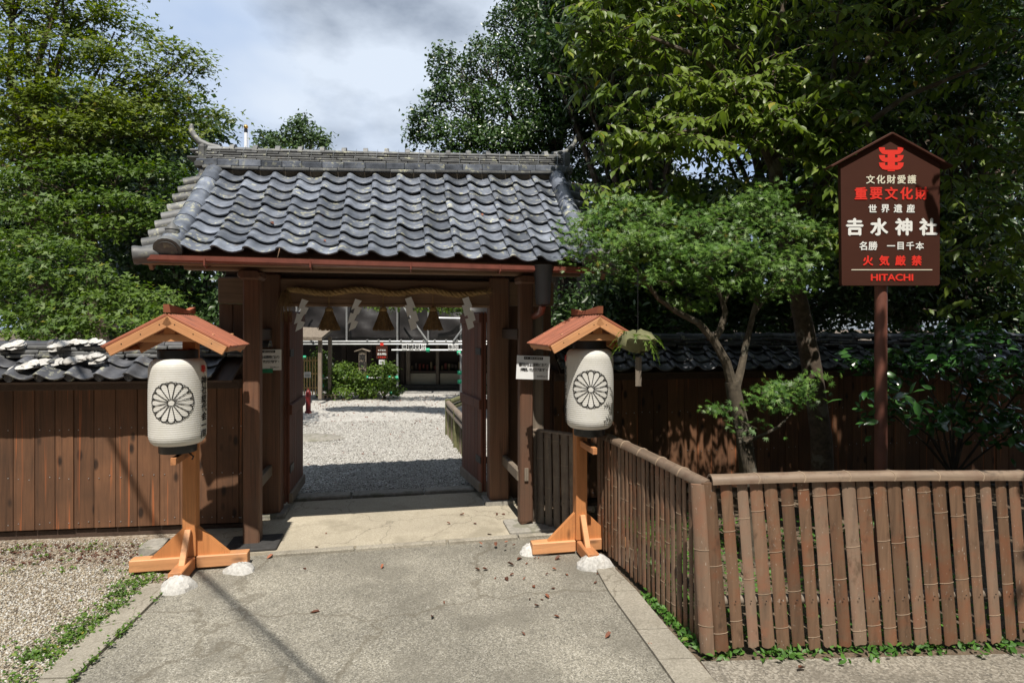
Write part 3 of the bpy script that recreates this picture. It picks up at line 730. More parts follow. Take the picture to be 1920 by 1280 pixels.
def row(name, text, x0, x1, z0, z1, y, mat, parent, bold=.0, stretch=True, vertical=False, wrap=None):
    """one run of characters, each in its own cell, standing in the xz plane facing -y"""
    n = len(text); o = None
    for i, ch in enumerate(text):
        if ch == ' ': continue
        v, f = glyphs(ch, bold)
        if len(v) == 0: continue
        lo, hi = v.min(0), v.max(0); c = (lo+hi)/2
        if vertical: cw = x1-x0; chh = (z1-z0)/n; cx, cz = (x0+x1)/2, z1-chh*(i+.5); em = min(cw, chh*.96)
        else: cw = (x1-x0-(z1-z0)*0.98)/max(1, n-1) if n > 1 else 0; cx = x0+(z1-z0)*.49+cw*i; cz = (z0+z1)/2; em = z1-z0
        sc = em/.92
        big = max(hi[0]-lo[0], hi[1]-lo[1])
        p = [((q[0]-c[0])*sc+cx, y-q[2]*1.0, (q[1]-c[1])*sc+cz) for q in v]
        if wrap: p = [wrap(*q) for q in p]
        o = MB().add(p, f).build('character' if name == 'lettering' else name, mat, parent)
    return o
def latin(name, text, x0, x1, z0, z1, y, mat, parent, bold=.03):
    v, f = glyphs(text, bold); lo, hi = v.min(0), v.max(0)
    p = [((q[0]-lo[0])/(hi[0]-lo[0])*(x1-x0)+x0, y-q[2], (q[1]-lo[1])/(hi[1]-lo[1])*(z1-z0)+z0) for q in v]
    return MB().add(p, f).build(name, mat, parent)

# two paper notices taped to the gate posts
def notice(px0, py0, px1, py1, D, rz, lab, tape):
    c = P((px0+px1)/2, (py0+py1)/2, D); W = (px1-px0)/F*D/math.cos(abs(rz)*.5); H = (py1-py0)/F*D
    t = empty('paper_notice', c, rz); tag(t, lab, 'notice', 'notices on the gate posts')
    MB().box((0, 0, 0), (W, .003, H)).build('sheet', m_paper, t)
    MB().box((0, -.0022, H*.40), (W*.58, .001, H*.12)).build('header_bar', m_ink, t)
    row('header_lettering', '只今、屋根修理期間中', -W*.26, W*.26, H*.37, H*.43, -.0034, m_white, t)
    row('lettering', '書院内は通常どおり', -W*.44, W*.45, H*.05, H*.20, -.003, m_ink, t, .004)
    row('lettering', '拝観いただけます。', -W*.38, W*.46, -H*.16, -H*.01, -.003, m_ink, t, .004)
    row('lettering', '吉水神社より', W*.12, W*.44, -H*.40, -H*.32, -.003, m_ink, t)
    if tape:
        MB().box((-W*.32, -.003, H*.58), (W*.36, .002, H*.22)).build('tape', m_green, t)
        MB().box((-.01, -.004, -H*.53), (W*.5, .002, H*.2)).build('tape', m_green, t)
    return t
n1 = notice(968, 667, 1031, 711, 5.14, YAW-.02, 'white paper notice fixed to the right front post of the gate', False)
n1.rotation_euler = (0, math.radians(2.5), YAW-.02)
n2 = notice(474, 655, 526, 694, 5.42, YAW, 'white paper notice with green tape on the left main post', True)

# ------------------------------------------------------------------ lantern stands and lanterns
def lantern_stand(loc, lab, y1=.03, mirror=1):
    t = empty('lantern_stand', loc, YAW); tag(t, lab, 'lantern stand', 'cedar lantern stands before the gate')
    z0 = .025
    MB().cbox((0, 0, z0+.95), (.092, .092, 1.72), 2, .004).build('post', m_cedar, t)
    for s in (-1, 1):
        MB().cbox((s*.225, 0, z0+.045), (.352, .09, .088), 0, .006).build('foot', m_cedarx, t)
        mb = MB().prism([(s*.047, z0+.30), (s*.047, z0+.0895), (s*.27, z0+.0895)][::s], -.02, .02); mb.build('brace', m_cedar, t)
    for s in (-1, 1):
        MB().cbox((0, s*.19, z0+.045), (.09, .286, .088), 1, .006).build('foot', m_cedary, t)
        M_ = basis((0, s*.13, z0+.185), (1, 0, 0), Vector((0, s*.52, -.85)).normalized().cross(Vector((1, 0, 0))), Vector((0, s*.52, -.85)).normalized())
        MB().cbox((0, 0, 0), (.042, .030, .255), 2, .003).build('brace', m_cedarx, t, M_)
    # arm that ties the lantern's foot
    MB().cbox((mirror*.0, -.19, .885), (.036, .34, .05), 1, .003).build('arm', m_cedary, t)
    MB().cbox((0, -.06, 1.62), (.05, .35, .05), 1, .003).build('arm', m_cedary, t)
    MB().tube([(-.02, -.13, .915), (.03, -.14, .90), (.06, -.14, .87), (.05, -.14, .85)], .006, 5).build('tie_cord', m_black, t)
    # roof, ridge along y (toward the path)
    hx, dr, y0, za = .385, .215, -.47, 1.88
    ang = math.atan2(dr, hx); Ls = math.hypot(hx, dr)
    for s in (-1, 1):
        d = Vector((s*math.cos(ang), 0, -math.sin(ang))); n = Vector((s*math.sin(ang), 0, math.cos(ang)))
        yv = Vector((0, 1, 0)) if s > 0 else Vector((0, -1, 0))
        Mx = basis((0, 0, za), d, yv, n)
        sg = 1 if s > 0 else -1
        ya, yb = (y0, y1) if s > 0 else (-y1, -y0)
        sl = MB().cbox((Ls/2, (ya+yb)/2, .006), (Ls, yb-ya, .018), 0, .003).build('roof_slope', m_standroof, t, Mx)
        nb = 11
        for i in range(nb):
            y = ya+(yb-ya)*(i+.5)/nb
            MB().cbox((Ls/2+.006, y, .017), (Ls+.012, .016, .009), 0, .004).build('roof_batten', m_standroof, sl)
        for yy in (y0+.012, y1-.012):
            MB().cbox((Ls*.48, yy*sg, -.035), (Ls*.97, .024, .064), 0, .003).build('barge_board', m_cedarx, t, Mx)
            if yy == y0+.012:
                for q in (.07, .2, .33):
                    MB().tube([(Ls*q/.4*.9 if 0 else q, yy*sg-.014*sg, -.03), (q, yy*sg-.011*sg, -.03)], .004, 6).build('nail', m_iron, t, Mx)
        MB().cbox((Ls*.97, (ya+yb)/2, -.02), (.02, yb-ya-.03, .035), 1, .002).build('eave_strip', m_cedary, t, Mx)
    MB().cbox((0, y0+.06, za-.15), (.55, .03, .05), 0, .003).build('cross_beam', m_cedarx, t)
    MB().cbox((0, max(y1-.06, .075), za-.15), (.55, .03, .05), 0, .003).build('cross_beam', m_cedarx, t)
    MB().prism([(-.035, za-.13), (.035, za-.13), (.03, za-.03), (0, za-.01), (-.03, za-.03)], y0+.048, y0+.078).build('king_strut', m_cedar, t)
    MB().add([(-.022, y0+.0, za+.02), (.022, y0+.0, za+.02), (.018, y0-.015, za+.075), (-.018, y0-.015, za+.075),
              (-.022, -.1, za+.02), (.022, -.1, za+.02), (.018, -.1, za+.045), (-.018, -.1, za+.045),
              (-.022, y1, za+.02), (.022, y1, za+.02), (.018, y1+.015, za+.075), (-.018, y1+.015, za+.075)],
             [(0, 1, 2, 3), (1, 5, 6, 2), (5, 9, 10, 6), (3, 2, 6, 7), (7, 6, 10, 11), (4, 0, 3, 7), (8, 4, 7, 11), (9, 8, 11, 10)]).build('ridge_board', m_standroof, t)
    return t
lsL = Vector((-2.385, 4.36, 0)); lsR = Vector((.545, 4.70, 0))
lantern_stand(lsL, 'cedar lantern stand with small gabled roof, beside the gravel left of the gate')
lantern_stand(lsR, 'cedar lantern stand with small gabled roof, beside the bamboo fence', .17)

LR, LH = .180, .600
def lan_r(z):                        # smooth body radius at height z above its foot
    k = z/LH; e = min(k, 1-k)
    r = LR if e > .13 else .125+(LR-.125)*math.sqrt(max(0, 1-(1-e/.13)**2.2))
    return r*(1+.015*math.sin(math.pi*k))
def paper_lantern(loc, face, text_side, lab):
    t = empty('paper_lantern', loc, face); tag(t, lab, 'lantern', 'paper lanterns with flower crests')
    prof = []; nr = 40
    for i in range(nr*4+1):
        z = LH*i/(nr*4); ph = (i % 4)/4
        prof.append((lan_r(z)-.0015*(1-math.sin(math.pi*ph)), z))
    MB().lathe(prof, 48, caps=False).build('paper_body', m_paperlan, t, smooth=True, angle=80)
    MB().lathe([(.118, -.055), (.12, -.05), (.12, .012), (.112, .012), (.112, -.055)], 32).build('bottom_ring', m_black, t, smooth=True)
    MB().lathe([(.128, LH-.012), (.128, LH+.058), (.12, LH+.062), (.118, LH-.012)], 32).build('top_ring', m_black, t, smooth=True)
    CZ = LH*.515
    def cyl(s, tt, off=.0028):
        z = CZ+tt; r = lan_r(max(0, min(LH, z)))+off; an = s/LR
        return (r*math.sin(an), -r*math.cos(an), z)
    mb = MB()
    def stroke(pts, w):
        L = []; Rr = []
        for i, p in enumerate(pts):
            a, b = pts[max(i-1, 0)], pts[min(i+1, len(pts)-1)]
            dx, dy = b[0]-a[0], b[1]-a[1]; l = math.hypot(dx, dy) or 1; nx, ny = -dy/l*w/2, dx/l*w/2
            L.append(cyl(p[0]+nx, p[1]+ny)); Rr.append(cyl(p[0]-nx, p[1]-ny))
        n = len(pts); mb.add(L+Rr, [(i, n+i, n+i+1, i+1) for i in range(n-1)])
    Rc = .142; W = .0070
    for k in range(16):
        a0 = 2*math.pi*k/16; da = math.pi/16
        for e in (-1, 1):                # petal side
            if e == 1: stroke([((.022+(Rc*.78-.022)*q)*math.sin(a0+da), (.022+(Rc*.78-.022)*q)*math.cos(a0+da)) for q in np.linspace(0, 1, 7)], W*.75)
        pts = []
        for q in np.linspace(-1, 1, 11):  # lobe
            an = a0+da*q; r = Rc*.78+(Rc*.19)*math.sqrt(max(0, 1-q*q)); pts.append((r*math.sin(an), r*math.cos(an)))
        stroke(pts, W)
        an = a0+da                       # small back petal between the lobes
        c = (Rc*.90*math.sin(an), Rc*.90*math.cos(an)); pts = []
        for q in np.linspace(-1.1, 1.1, 7):
            pts.append((c[0]+.0105*math.sin(an+q), c[1]+.0105*math.cos(an+q)))
        stroke(pts, W*.6)
    stroke([(.022*math.sin(x), .022*math.cos(x)) for x in np.linspace(0, 6.283, 25)], W*.6)
    mb.build('flower_crest', m_ink, t)
    c0 = text_side*LR*math.pi/2*(.80 if text_side > 0 else .88)
    def wrap(x, y, z): 
        p = cyl(x+c0, z, .004-y); return p
    row('red_lettering', '奉', -.032, .032, .19, .245, 0, m_red, t, .04, wrap=wrap)
    row('lettering', '神社総代会一同' if text_side > 0 else '献燈氏子崇敬者', -.03, .03, -.27, .165, 0, m_ink, t, .03, vertical=True, wrap=wrap)
    return t
lanL = G(-1.435, -.70, 0); lanL = lsL+V*-.232+U*-.012
paper_lantern((lanL.x, lanL.y, .985), math.radians(17), 1, 'white paper lantern with black flower crest, hanging left of the gate')
lanR = lsR+V*-.23
paper_lantern((lanR.x, lanR.y, 1.04), math.radians(-4), -1, 'white paper lantern with black flower crest, hanging beside the bamboo fence')

# white cement mounds that steady the stands, block and stone by the left stand
def mound(px, py, rx, rz_px, lab):
    g = Gd(px, py); k = g.y/F; mb = MB(); prof = []
    nr, ns = 7, 18; vs = []; fs = []
    for i in range(nr):
        q = i/(nr-1)
        for j in range(ns):
            an = 6.283*j/ns; rr = rx*k*(1-q**1.35)*(1+.10*math.sin(3*an+px)+random.uniform(-.04, .04)); zz = rz_px*k*(1-(1-q)**2)*(1+random.uniform(-.04, .04))
            vs.append((rr*math.cos(an), rr*.8*math.sin(an), zz+.006))
    for i in range(nr-1):
        for j in range(ns): fs.append((i*ns+j, i*ns+(j+1) % ns, (i+1)*ns+(j+1) % ns, (i+1)*ns+j))
    mb.add(vs, fs); mb.jit(.005); o = mb.build('cement_mound', m_mortar, smooth=True, angle=25); o.location = (g.x, g.y, -.006)
    tag(o, lab, 'mound', 'white cement mounds under the stands'); return o
mound(333, 1106, 33, 27, 'white cement mound under the front foot of the left lantern stand')
mound(450, 1071, 30, 16, 'white cement mound at the right foot of the left lantern stand')
mound(1001, 1037, 29, 19, 'white cement mound at the left foot of the lantern stand by the fence')
mound(1115, 1063, 36, 27, 'largest white cement mound, under the front foot of the stand by the fence')
o = MB().cbox((0, 0, .04), (.17, .2, .09), 2, .025).jit(.012).build('stone_block', m_stone); o.location = Gd(293, 1036); o.rotation_euler[2] = .2
tag(o, 'grey stone block on the gravel behind the left lantern stand', 'stone')
o = MB().cbox((0, 0, .03), (.15, .02, .05), 0, .004).build('wood_offcut', m_cedarx); o.location = Gd(272, 1062)+Vector((0, .05, 0)); o.rotation_euler[2] = .3
tag(o, 'short wooden offcut lying behind the left lantern stand', 'offcut')

# ------------------------------------------------------------------ roofed plank walls
def plank_wall(loc, rz, x0, x1, eave, ridge, rows_, lab, mort, capl, flip_disc):
    w = empty('plank_wall', loc, rz); tag(w, lab, 'wall')
    MB().box(((x0+x1)/2, .135, (eave+.02)/2), (x1-x0, .10, eave)).build('core', m_wooddk, w)
    x = x0
    while x < x1-.02:
        wd = random.uniform(.145, .185); xe = min(x+wd, x1)
        MB().cbox(((x+xe)/2, .012+random.uniform(-.003, .003), (.085+eave-.02)/2), (xe-x-.004, .022, eave-.02-.085), 2, .003).build('plank', m_plank, w)
        for z in (.14, .52, .93):
            for q in (.25, .75):
                if random.random() < .8: MB().lathe([(.005, 0), (.004, .003), (.001, .004)], 6).build('nail', m_steel, w, T(x+(xe-x)*q, -.001, z+random.uniform(-.012, .012)) @ R(90, 'X'))
        x = xe
    MB().cbox(((x0+x1)/2, .055, .035), (x1-x0, .05, .07), 0, .004).build('sill_beam', m_wooddk, w)
    MB().cbox(((x0+x1)/2, -.02, eave-.05), (x1-x0, .05, .08), 0, .004).build('head_rail', m_wooddk, w)
    yE, yR = -.25, .06; zE, zR = eave+.0, ridge-.16
    sl = math.atan2(zR-zE, yR-yE); L = math.hypot(zR-zE, yR-yE)
    for s in (1, -1):
        yy0 = yE if s > 0 else .40; y = Vector((0, s*math.cos(sl), math.sin(sl))); xv = Vector((s, 0, 0)); z = xv.cross(y)
        xa = x0 if s > 0 else -x1
        MB().box(((xa+xa+(x1-x0))/2, L/2, -.012), (x1-x0, L, .02)).build('roof_board', m_wooddk, w, basis((0, yy0, zE), xv, y, z))
        if s < 0: 
            tp = MB().box(((xa+xa+(x1-x0))/2, L/2, .014), (x1-x0, L, .024)); tp.build('rear_tiles', m_tile_wall, w, basis((0, yy0, zE), xv, y, z)); continue
        tw = .225; me = pantile('wall_tile', tw, L/rows_*1.25, m_tile_wall, .012, .032, 1.1)
        nx = int((x1-x0)/tw)
        for r in range(rows_):
            for c in range(nx):
                link('wall_tile', me, w, basis((x0+c*tw+random.uniform(-.004, .004), yE, zE), xv, y, z) @ T(0, r*L/rows_, .006+random.uniform(-.002, .004)) @ R(random.uniform(-1.2, 1.2), 'Z'))
        for c in range(nx):
            if flip_disc:
                MB().tube([(x0+c*tw+.032, yE-.022, zE+.040), (x0+c*tw+.032, yE+.01, zE+.042)], [.037, .037], 14).build('eave_disc', m_tile_wall, w, smooth=True)
                MB().tube([(x0+c*tw+.032, yE-.026, zE+.040), (x0+c*tw+.032, yE-.021, zE+.040)], [.02, .024], 10).build('disc_boss', m_tile_wall, w, smooth=True)
    zb = ridge-.165
    for k in range(3):
        x = x0+random.uniform(-.1, 0)
        while x < x1:
            xe = min(x+random.uniform(.2, .26), x1)
            if xe-max(x, x0) > .03:
                a = max(x, x0); MB().cbox(((a+xe)/2, .075+random.uniform(-.005, .005), zb+.03+k*.032), (xe-a-.005, .23-.02*k, .029), 0, .006).build('ridge_tile', m_tile_old if mort else m_tile_wall, w, R(random.uniform(-.4, .4), 'Y'))
            x = xe
    cme = half_tile('ridge_cap', capl, .07, m_tile_wall, .062, 190)
    x = x0
    i = 0
    while x < x1-.05:
        link('ridge_cap', cme, w, T(x, .075, ridge-.065+random.uniform(-.004, .004)) @ R(random.uniform(-.8, .8), 'Y') @ Matrix.Diagonal((1, 1, .9, 1)))
        MB().tube([(x-.01, .075, ridge-.068), (x+.035, .075, ridge-.068)], [.072, .078], 12).build('cap_joint', m_tile_wall, w, smooth=True)
        x += capl
    return w
WL = plank_wall((-2.36, 5.17, 0), math.atan2(.23, 1.94), -4.0, -.02, 1.36, 1.695, 2, 'brown plank wall with tiled coping patched in white, left of the gate', True, .30, True)
WR = plank_wall((.42, 5.84, 0), YAW-.02, 0, 7.2, 1.36, 1.745, 3, 'shaded brown plank wall with tiled coping, right of the gate', False, .34, False)
# white mortar patches on the left coping
def patch(px0, py0, px1, py1, D, n, r, name='mortar_patch'):
    mb = MB()
    for i in range(n):
        q = i/max(1, n-1); p = P(px0+(px1-px0)*q+random.uniform(-5, 5), py0+(py1-py0)*q+random.uniform(-4, 4), D+random.uniform(-.02, .02))
        prof = [(r*random.uniform(1.2, 1.7)*c, r*.22*s) for c, s in ((1, -.3), (.95, .1), (.7, .6), (.3, .9), (.02, 1))]
        mb.lathe(prof, 9, M=T(*p) @ R(random.uniform(15, 40), 'X'), caps=False)
    mb.jit(.003); o = mb.build(name, m_mortar, smooth=True, angle=None); o.parent = WL; o.matrix_parent_inverse = (T(-2.36, 5.17, 0) @ Matrix.Rotation(math.atan2(.23, 1.94), 4, 'Z')).inverted(); return o
patch(45, 686, 185, 670, 4.88, 22, .036); patch(20, 698, 60, 682, 4.78, 8, .03); patch(10, 650, 36, 645, 4.92, 7, .036); patch(100, 652, 115, 645, 4.96, 5, .036); patch(115, 643, 195, 641, 5.0, 10, .022)
patch(178, 676, 192, 668, 4.85, 4, .03)

# ------------------------------------------------------------------ bamboo fences
def bamboo_pale(mb, nodes_mb, x, z0, z1, w, tilt, arc=170, dep=.32):
    n = 7; nz = 8; M_ = T(x, 0, z0) @ R(tilt, 'Y'); vs = []; H = z1-z0
    nd = [random.uniform(.06, .42)]
    while nd[-1] < .98: nd.append(nd[-1]+random.uniform(.36, .56))
    zs = sorted(set([0, 1]+[min(1, q) for q in nd]+[.5]))
    rows_ = []
    for q in zs:
        ww = w/2*(1+random.uniform(-.02, .02))
        rows_.append([(ww*math.cos(math.radians(180+5+arc*k/n)), ww*dep*math.sin(math.radians(180+5+arc*k/n)), q*H+(random.uniform(-.008, .008) if q == 0 else 0)) for k in range(n+1)])
    for rw in rows_: vs += rw
    m = n+1; k0 = len(vs)
    for rw in rows_: vs += [(rw[0][0]*.9, .004, rw[0][2]), (rw[-1][0]*.9, .004, rw[0][2])]
    fs = []
    for i in range(len(zs)-1):
        for k in range(n): fs.append((i*m+k, i*m+k+1, (i+1)*m+k+1, (i+1)*m+k))
        fs.append((k0+2*i+1, k0+2*i, k0+2*i+2, k0+2*i+3)); fs.append((k0+2*i, i*m, i*m+m, k0+2*i+2)); fs.append((i*m+n, k0+2*i+1, k0+2*i+3, i*m+m+n))
    i = len(zs)-1; fs.append(tuple(range(i*m, i*m+m))+(k0+2*i+1, k0+2*i)); fs.append(tuple(reversed(range(0, m)))+(k0, k0+1))
    mb.add(vs, fs, M_)
    for q in nd:
        if q < .99:
            pts = [(w/2*1.035*math.cos(math.radians(185+arc*k/n)), w/2*dep*1.06*math.sin(math.radians(185+arc*k/n)), q*H) for k in range(n+1)]
            nodes_mb.tube(pts, .0017, 5, M=M_)
def bamboo_fence(loc, rz, L, ztop, lab, pitch, wr, tilt, capr, cap=True, zb=.04, mp=None, mc=None, rail=True):
    f = empty('bamboo_fence', loc, rz); tag(f, lab, 'fence', 'split bamboo fence round the garden')
    x = pitch*.5; mp = mp or m_bamboo
    while x < L:
        w = random.uniform(*wr); mb, nb = MB(), MB()
        bamboo_pale(mb, nb, x, zb+random.uniform(-.012, .012), ztop-(.02 if cap else 0)+random.uniform(-.01, 0), w, tilt+random.uniform(-.35, .35))
        p = mb.build('pale', mp, f, smooth=True, angle=45); nb.build('joint_rings', m_node, p, smooth=True)['kind'] = 'stuff'
        MB().lathe([(.004, 0), (.003, .003), (.0005, .004)], 6).build('nail', m_iron, p, T(x-math.tan(math.radians(tilt))*-.30, -w*.31, zb+.27) @ R(90, 'X'))
        x += max(pitch*random.uniform(.94, 1.06), w+.010)
    if rail:
        for z in (zb+.25, ztop-.10):
            pts = [(L*i/10, .035+.003*math.sin(i*2), z+.006*math.sin(i*1.3)) for i in range(11)]
            MB().tube(pts, .026, 10).build('back_rail', m_bamboogrey if z > .5 else m_woodgrey, f, smooth=True)
    if cap:
        pts = []; rs = []
        nseg = max(2, int(L/.235)); xs = np.linspace(-.02, L+.01, nseg*4+1)
        mb = MB(); vs = []; n = 10
        arcs = [math.radians(-12+204*k/n) for k in range(n+1)]
        for i, xx in enumerate(xs):
            r = capr*(1.0+(.05 if i % 4 == 0 else 0)); z = ztop-.028+.008*math.sin(xx*2.1)
            for a in arcs: vs.append((xx, r*math.cos(a)+.01, z+r*.92*math.sin(a)))
        m = n+1; nx = len(xs)
        for i, xx in enumerate(xs):
            r = capr-.010; z = ztop-.028+.008*math.sin(xx*2.1)
            for a in arcs: vs.append((xx, r*math.cos(a)+.01, z+r*.92*math.sin(a)))
        fs = []
        for i in range(nx-1):
            for k in range(n):
                fs.append((i*m+k, (i+1)*m+k, (i+1)*m+k+1, i*m+k+1)); b0 = nx*m
                fs.append((b0+i*m+k+1, b0+(i+1)*m+k+1, b0+(i+1)*m+k, b0+i*m+k))
            fs.append((i*m, nx*m+i*m, nx*m+(i+1)*m, (i+1)*m)); fs.append((i*m+n, (i+1)*m+n, nx*m+(i+1)*m+n, nx*m+i*m+n))
        for i in (0, nx-1):
            for k in range(n):
                q = (i*m+k, i*m+k+1, nx*m+i*m+k+1, nx*m+i*m+k); fs.append(q if i == 0 else q[::-1])
        c = mb.add(vs, fs).build('cap_rail', mc or m_bamboocap, f, smooth=True, angle=50)
        for i in range(0, nx, 4):
            if 0 < i < nx-1:
                z = ztop-.028+.008*math.sin(xs[i]*2.1)
                MB().tube([(xs[i]+.006*math.sin(k), (capr*1.055)*math.cos(a)+.01, z+capr*1.055*.92*math.sin(a)) for k, a in enumerate(arcs)], .0035, 5).build('cap_joint_ring', m_node, c, smooth=True)
    return f
C0 = Vector((1.075, 3.205, 0)); C1 = Vector((3.35, 3.34, 0)); C2 = Vector((.70, 4.78, 0)); C3 = Vector((.155, 5.33, 0))
d = C1-C0; bamboo_fence(C0+d.normalized()*.03, math.atan2(d.y, d.x), d.length, .985, 'sunlit split bamboo fence with open gaps, facing the road', .0875, (.060, .078), -4.5, .042)
d = C0-C2; bamboo_fence(C2, math.atan2(d.y, d.x), d.length-.02, .955, 'bamboo fence running along the right edge of the path', .066, (.036, .062), -1.0, .042)
d = Vector((C2.x-.04, C2.y+.12, 0))-C3; bamboo_fence(C3, math.atan2(d.y, d.x), d.length, .90, 'short shaded bamboo fence behind the lantern stand by the fence', .088, (.07, .085), -1.0, .022, True, .02, m_bamboogrey, m_bamboogrey)
cp = empty('corner_post', C0+Vector((-.012, -.012, 0)), math.radians(-28)); tag(cp, 'wide bamboo post at the corner of the two fences', 'post')
mb, nb = MB(), MB(); bamboo_pale(mb, nb, .0, .03, .945, .078, -3.2, 175, .45); mb.build('bamboo_stem', m_bamboo, cp, smooth=True, angle=45); nb.build('joint_rings', m_node, cp, smooth=True)['kind'] = 'stuff'

# ------------------------------------------------------------------ sign board
SD = 4.2; k = SD/F
sg = empty('information_sign', (P(1659, 0, SD).x, SD, 0)); tag(sg, 'brown house-shaped sign board on a pole with red and white lettering', 'sign')
X0 = 1659
def sx(zx): return ((zx/4+1540)-X0)*k
def sz(zy): return HC-((zy/4+240)-HZ)*k
poly = [(sx(150), sz(1182)), (sx(862), sz(1182)), (sx(874), sz(1168)), (sx(876), sz(272)), (sx(507), sz(62)), (sx(134), sz(270)), (sx(143), sz(1168))]
MB().prism(poly, -.018, .018).build('board', m_signbrown, sg)
for a, b_ in (((505, 52), (52, 300)), ((505, 52), (955, 300))):
    p0 = Vector((sx(a[0]), 0, sz(a[1]))); p1 = Vector((sx(b_[0]), 0, sz(b_[1]))); dd = (p1-p0); L = dd.length; dd.normalize()
    MB().cbox((L/2, 0, 0), (L, .09, .016), 0, .003).build('roof_trim', m_signbrown, sg, basis(p0, dd, Vector((0, 1, 0)), dd.cross(Vector((0, 1, 0)))))
FY = -.0195
def srow(text, x0, x1, y0, y1, mat, bold, name='lettering'): return row(name, text, sx(x0), sx(x1), sz(y1), sz(y0), FY, mat, sg, bold)
srow('文化財愛護', 325, 695, 360, 422, m_cream, .03)
srow('重要文化財', 240, 782, 450, 540, m_red, .04)
srow('世界遺産', 342, 685, 578, 638, m_white, .035)
row4 = srow('𠮷水神社', 178, 846, 684, 806, m_white, .05)
srow('名勝', 270, 405, 855, 918, m_white, .03); srow('一目千本', 480, 752, 857, 916, m_white, .03)
srow('火気厳禁', 302, 735, 960, 1032, m_red, .045)
MB().box((sx(515), FY, sz(1065)), (sx(817)-sx(213), .002, .006)).build('rule_line', m_cream, sg)
latin('lettering', 'HITACHI', sx(358), sx(675), sz(1148), sz(1096), FY, m_red, sg, .035)
mb = MB()                                  # emblem: three stacked bracket arms on a short stem
for i, (ya, yb) in enumerate(((152, 205), (210, 262), (266, 320))):
    xl, xr, h = 418, 604, yb-ya
    pl = [(xl, ya), (xl+46, ya), (xl+46, ya+h*.36), (xr-46, ya+h*.36), (xr-46, ya), (xr, ya), (xr-6, ya+h*.5), (xr-26, ya+h*.9), (xr-48, yb), (xl+48, yb), (xl+26, ya+h*.9), (xl+6, ya+h*.5)]
    q = [(sx(a), FY-.0008*i, sz(b)) for a, b in pl]
    mb.add(q, [(0, 11, 10, 2, 1), (2, 10, 9, 8, 7, 3), (3, 7, 6, 5, 4)])
mb.add([(sx(484), FY-.0005, sz(205)), (sx(538), FY-.0005, sz(205)), (sx(538), FY-.0005, sz(330)), (sx(484), FY-.0005, sz(330))], [(0, 1, 2, 3)])
mb.v = [(x, y, z) for x, y, z in mb.v]; mb.build('emblem', m_red, sg)
MB().tube([(0, .045, 0), (0, .045, sz(1260)), (0, .045, 2.9)], [.041, .041, .041], 18).build('pole', m_signpost, sg, smooth=True)
for z in (2.25, 2.75): MB().box((0, .03, z), (.12, .035, .04)).build('clamp', m_signpost, sg)

# ------------------------------------------------------------------ hanging fern ball beside the right lantern
fb = empty('hanging_fern_ball', P(1196, 640, 4.1)); tag(fb, 'mossy hanging ball sprouting ferns with a wooden tag below, by the right lantern', 'fern ball')
mb = MB(); mb.lathe([(.02, -.075), (.08, -.06), (.125, -.02), (.13, .02), (.095, .06), (.03, .075)], 18); mb.jit(.016); mb.build('moss_ball', m_moss, fb, smooth=True)
mb = MB()
for i in range(22):
    an = random.uniform(0, 6.283); L = random.uniform(.06, .13); r0 = .09
    pts = [Vector((math.cos(an)*r0, math.sin(an)*r0, random.uniform(-.05, .05)))]; rise = random.uniform(-.05, .14)
    for j in range(1, 7): q = j/6; pts.append(pts[0]+Vector((math.cos(an)*L*q, math.sin(an)*L*q, rise*q-.13*q*q)))
    for j in range(1, 7):
        dv = (pts[j]-pts[j-1]).normalized(); sv = dv.cross(Vector((0, 0, 1))).normalized(); wl = .038*(1-j/8)
        for s in (-1, 1): mb.add([pts[j-1], pts[j], pts[j]+sv*s*wl+dv*.012], [(0, 1, 2)])
mb.build('fern_fronds', l_maple2, fb)
MB().box((0, -.02, -.21), (.042, .006, .20)).build('wooden_tag', m_woodgrey, fb); MB().tube([(0, -.02, -.07), (0, -.02, -.11)], .002, 4).build('string', m_black, fb)
MB().tube([(0, 0, .08), (.0, .0, .5)], .003, 4).build('string', m_black, fb)

# ------------------------------------------------------------------ courtyard behind the gate
cs = 15.3/F
bench_roof = empty('side_shelter', P(585, 745, 14.2)); tag(bench_roof, 'small shelter with bark roof at the left of the courtyard', 'shelter')
q = 14.2/F
def sh(px, py, dy=0.0): return ((px-585)*q, dy, HC-(py-HZ)*q)
MB().add([sh(520, 638, -.5), sh(616, 640, -.5), sh(612, 624, .5), sh(520, 620, .5), sh(520, 644, -.5), sh(616, 646, -.5), sh(612, 630, .5), sh(520, 626, .5)],
         [(0, 1, 2, 3), (7, 6, 5, 4), (0, 4, 5, 1), (1, 5, 6, 2), (2, 6, 7, 3), (3, 7, 4, 0)]).build('bark_roof', m_thatch, bench_roof)
MB().add([sh(500, 648, -.9), sh(584, 652, -.9), sh(572, 638, -.3), sh(500, 636, -.3), sh(500, 655, -.9), sh(588, 658, -.9), sh(572, 646, -.3), sh(500, 643, -.3)],
         [(0, 1, 2, 3), (7, 6, 5, 4), (0, 4, 5, 1), (1, 5, 6, 2), (2, 6, 7, 3), (3, 7, 4, 0)]).jit(.02).build('bark_roof', m_thatch, bench_roof)
for px, y in ((608, -.3), (568, -.6), (530, -.3), (608, .45)):
    b0 = sh(px, 640, y); MB().cbox((b0[0], y, b0[2]/2), (.085, .085, b0[2]), 2, .008).build('post', m_woodgrey, bench_roof)
bg_ = empty('bamboo_gate', P(584, 742, 14.6), .15); tag(bg_, 'low yellow bamboo gate with a small white plate in the courtyard', 'gate'); q = 14.6/F
for i in range(6):
    x = (-13+i*5.0)*q; MB().tube([(x, 0, .03), (x, 0, .97)], .016, 8).build('bamboo_slat', m_yellowbam, bg_, smooth=True)
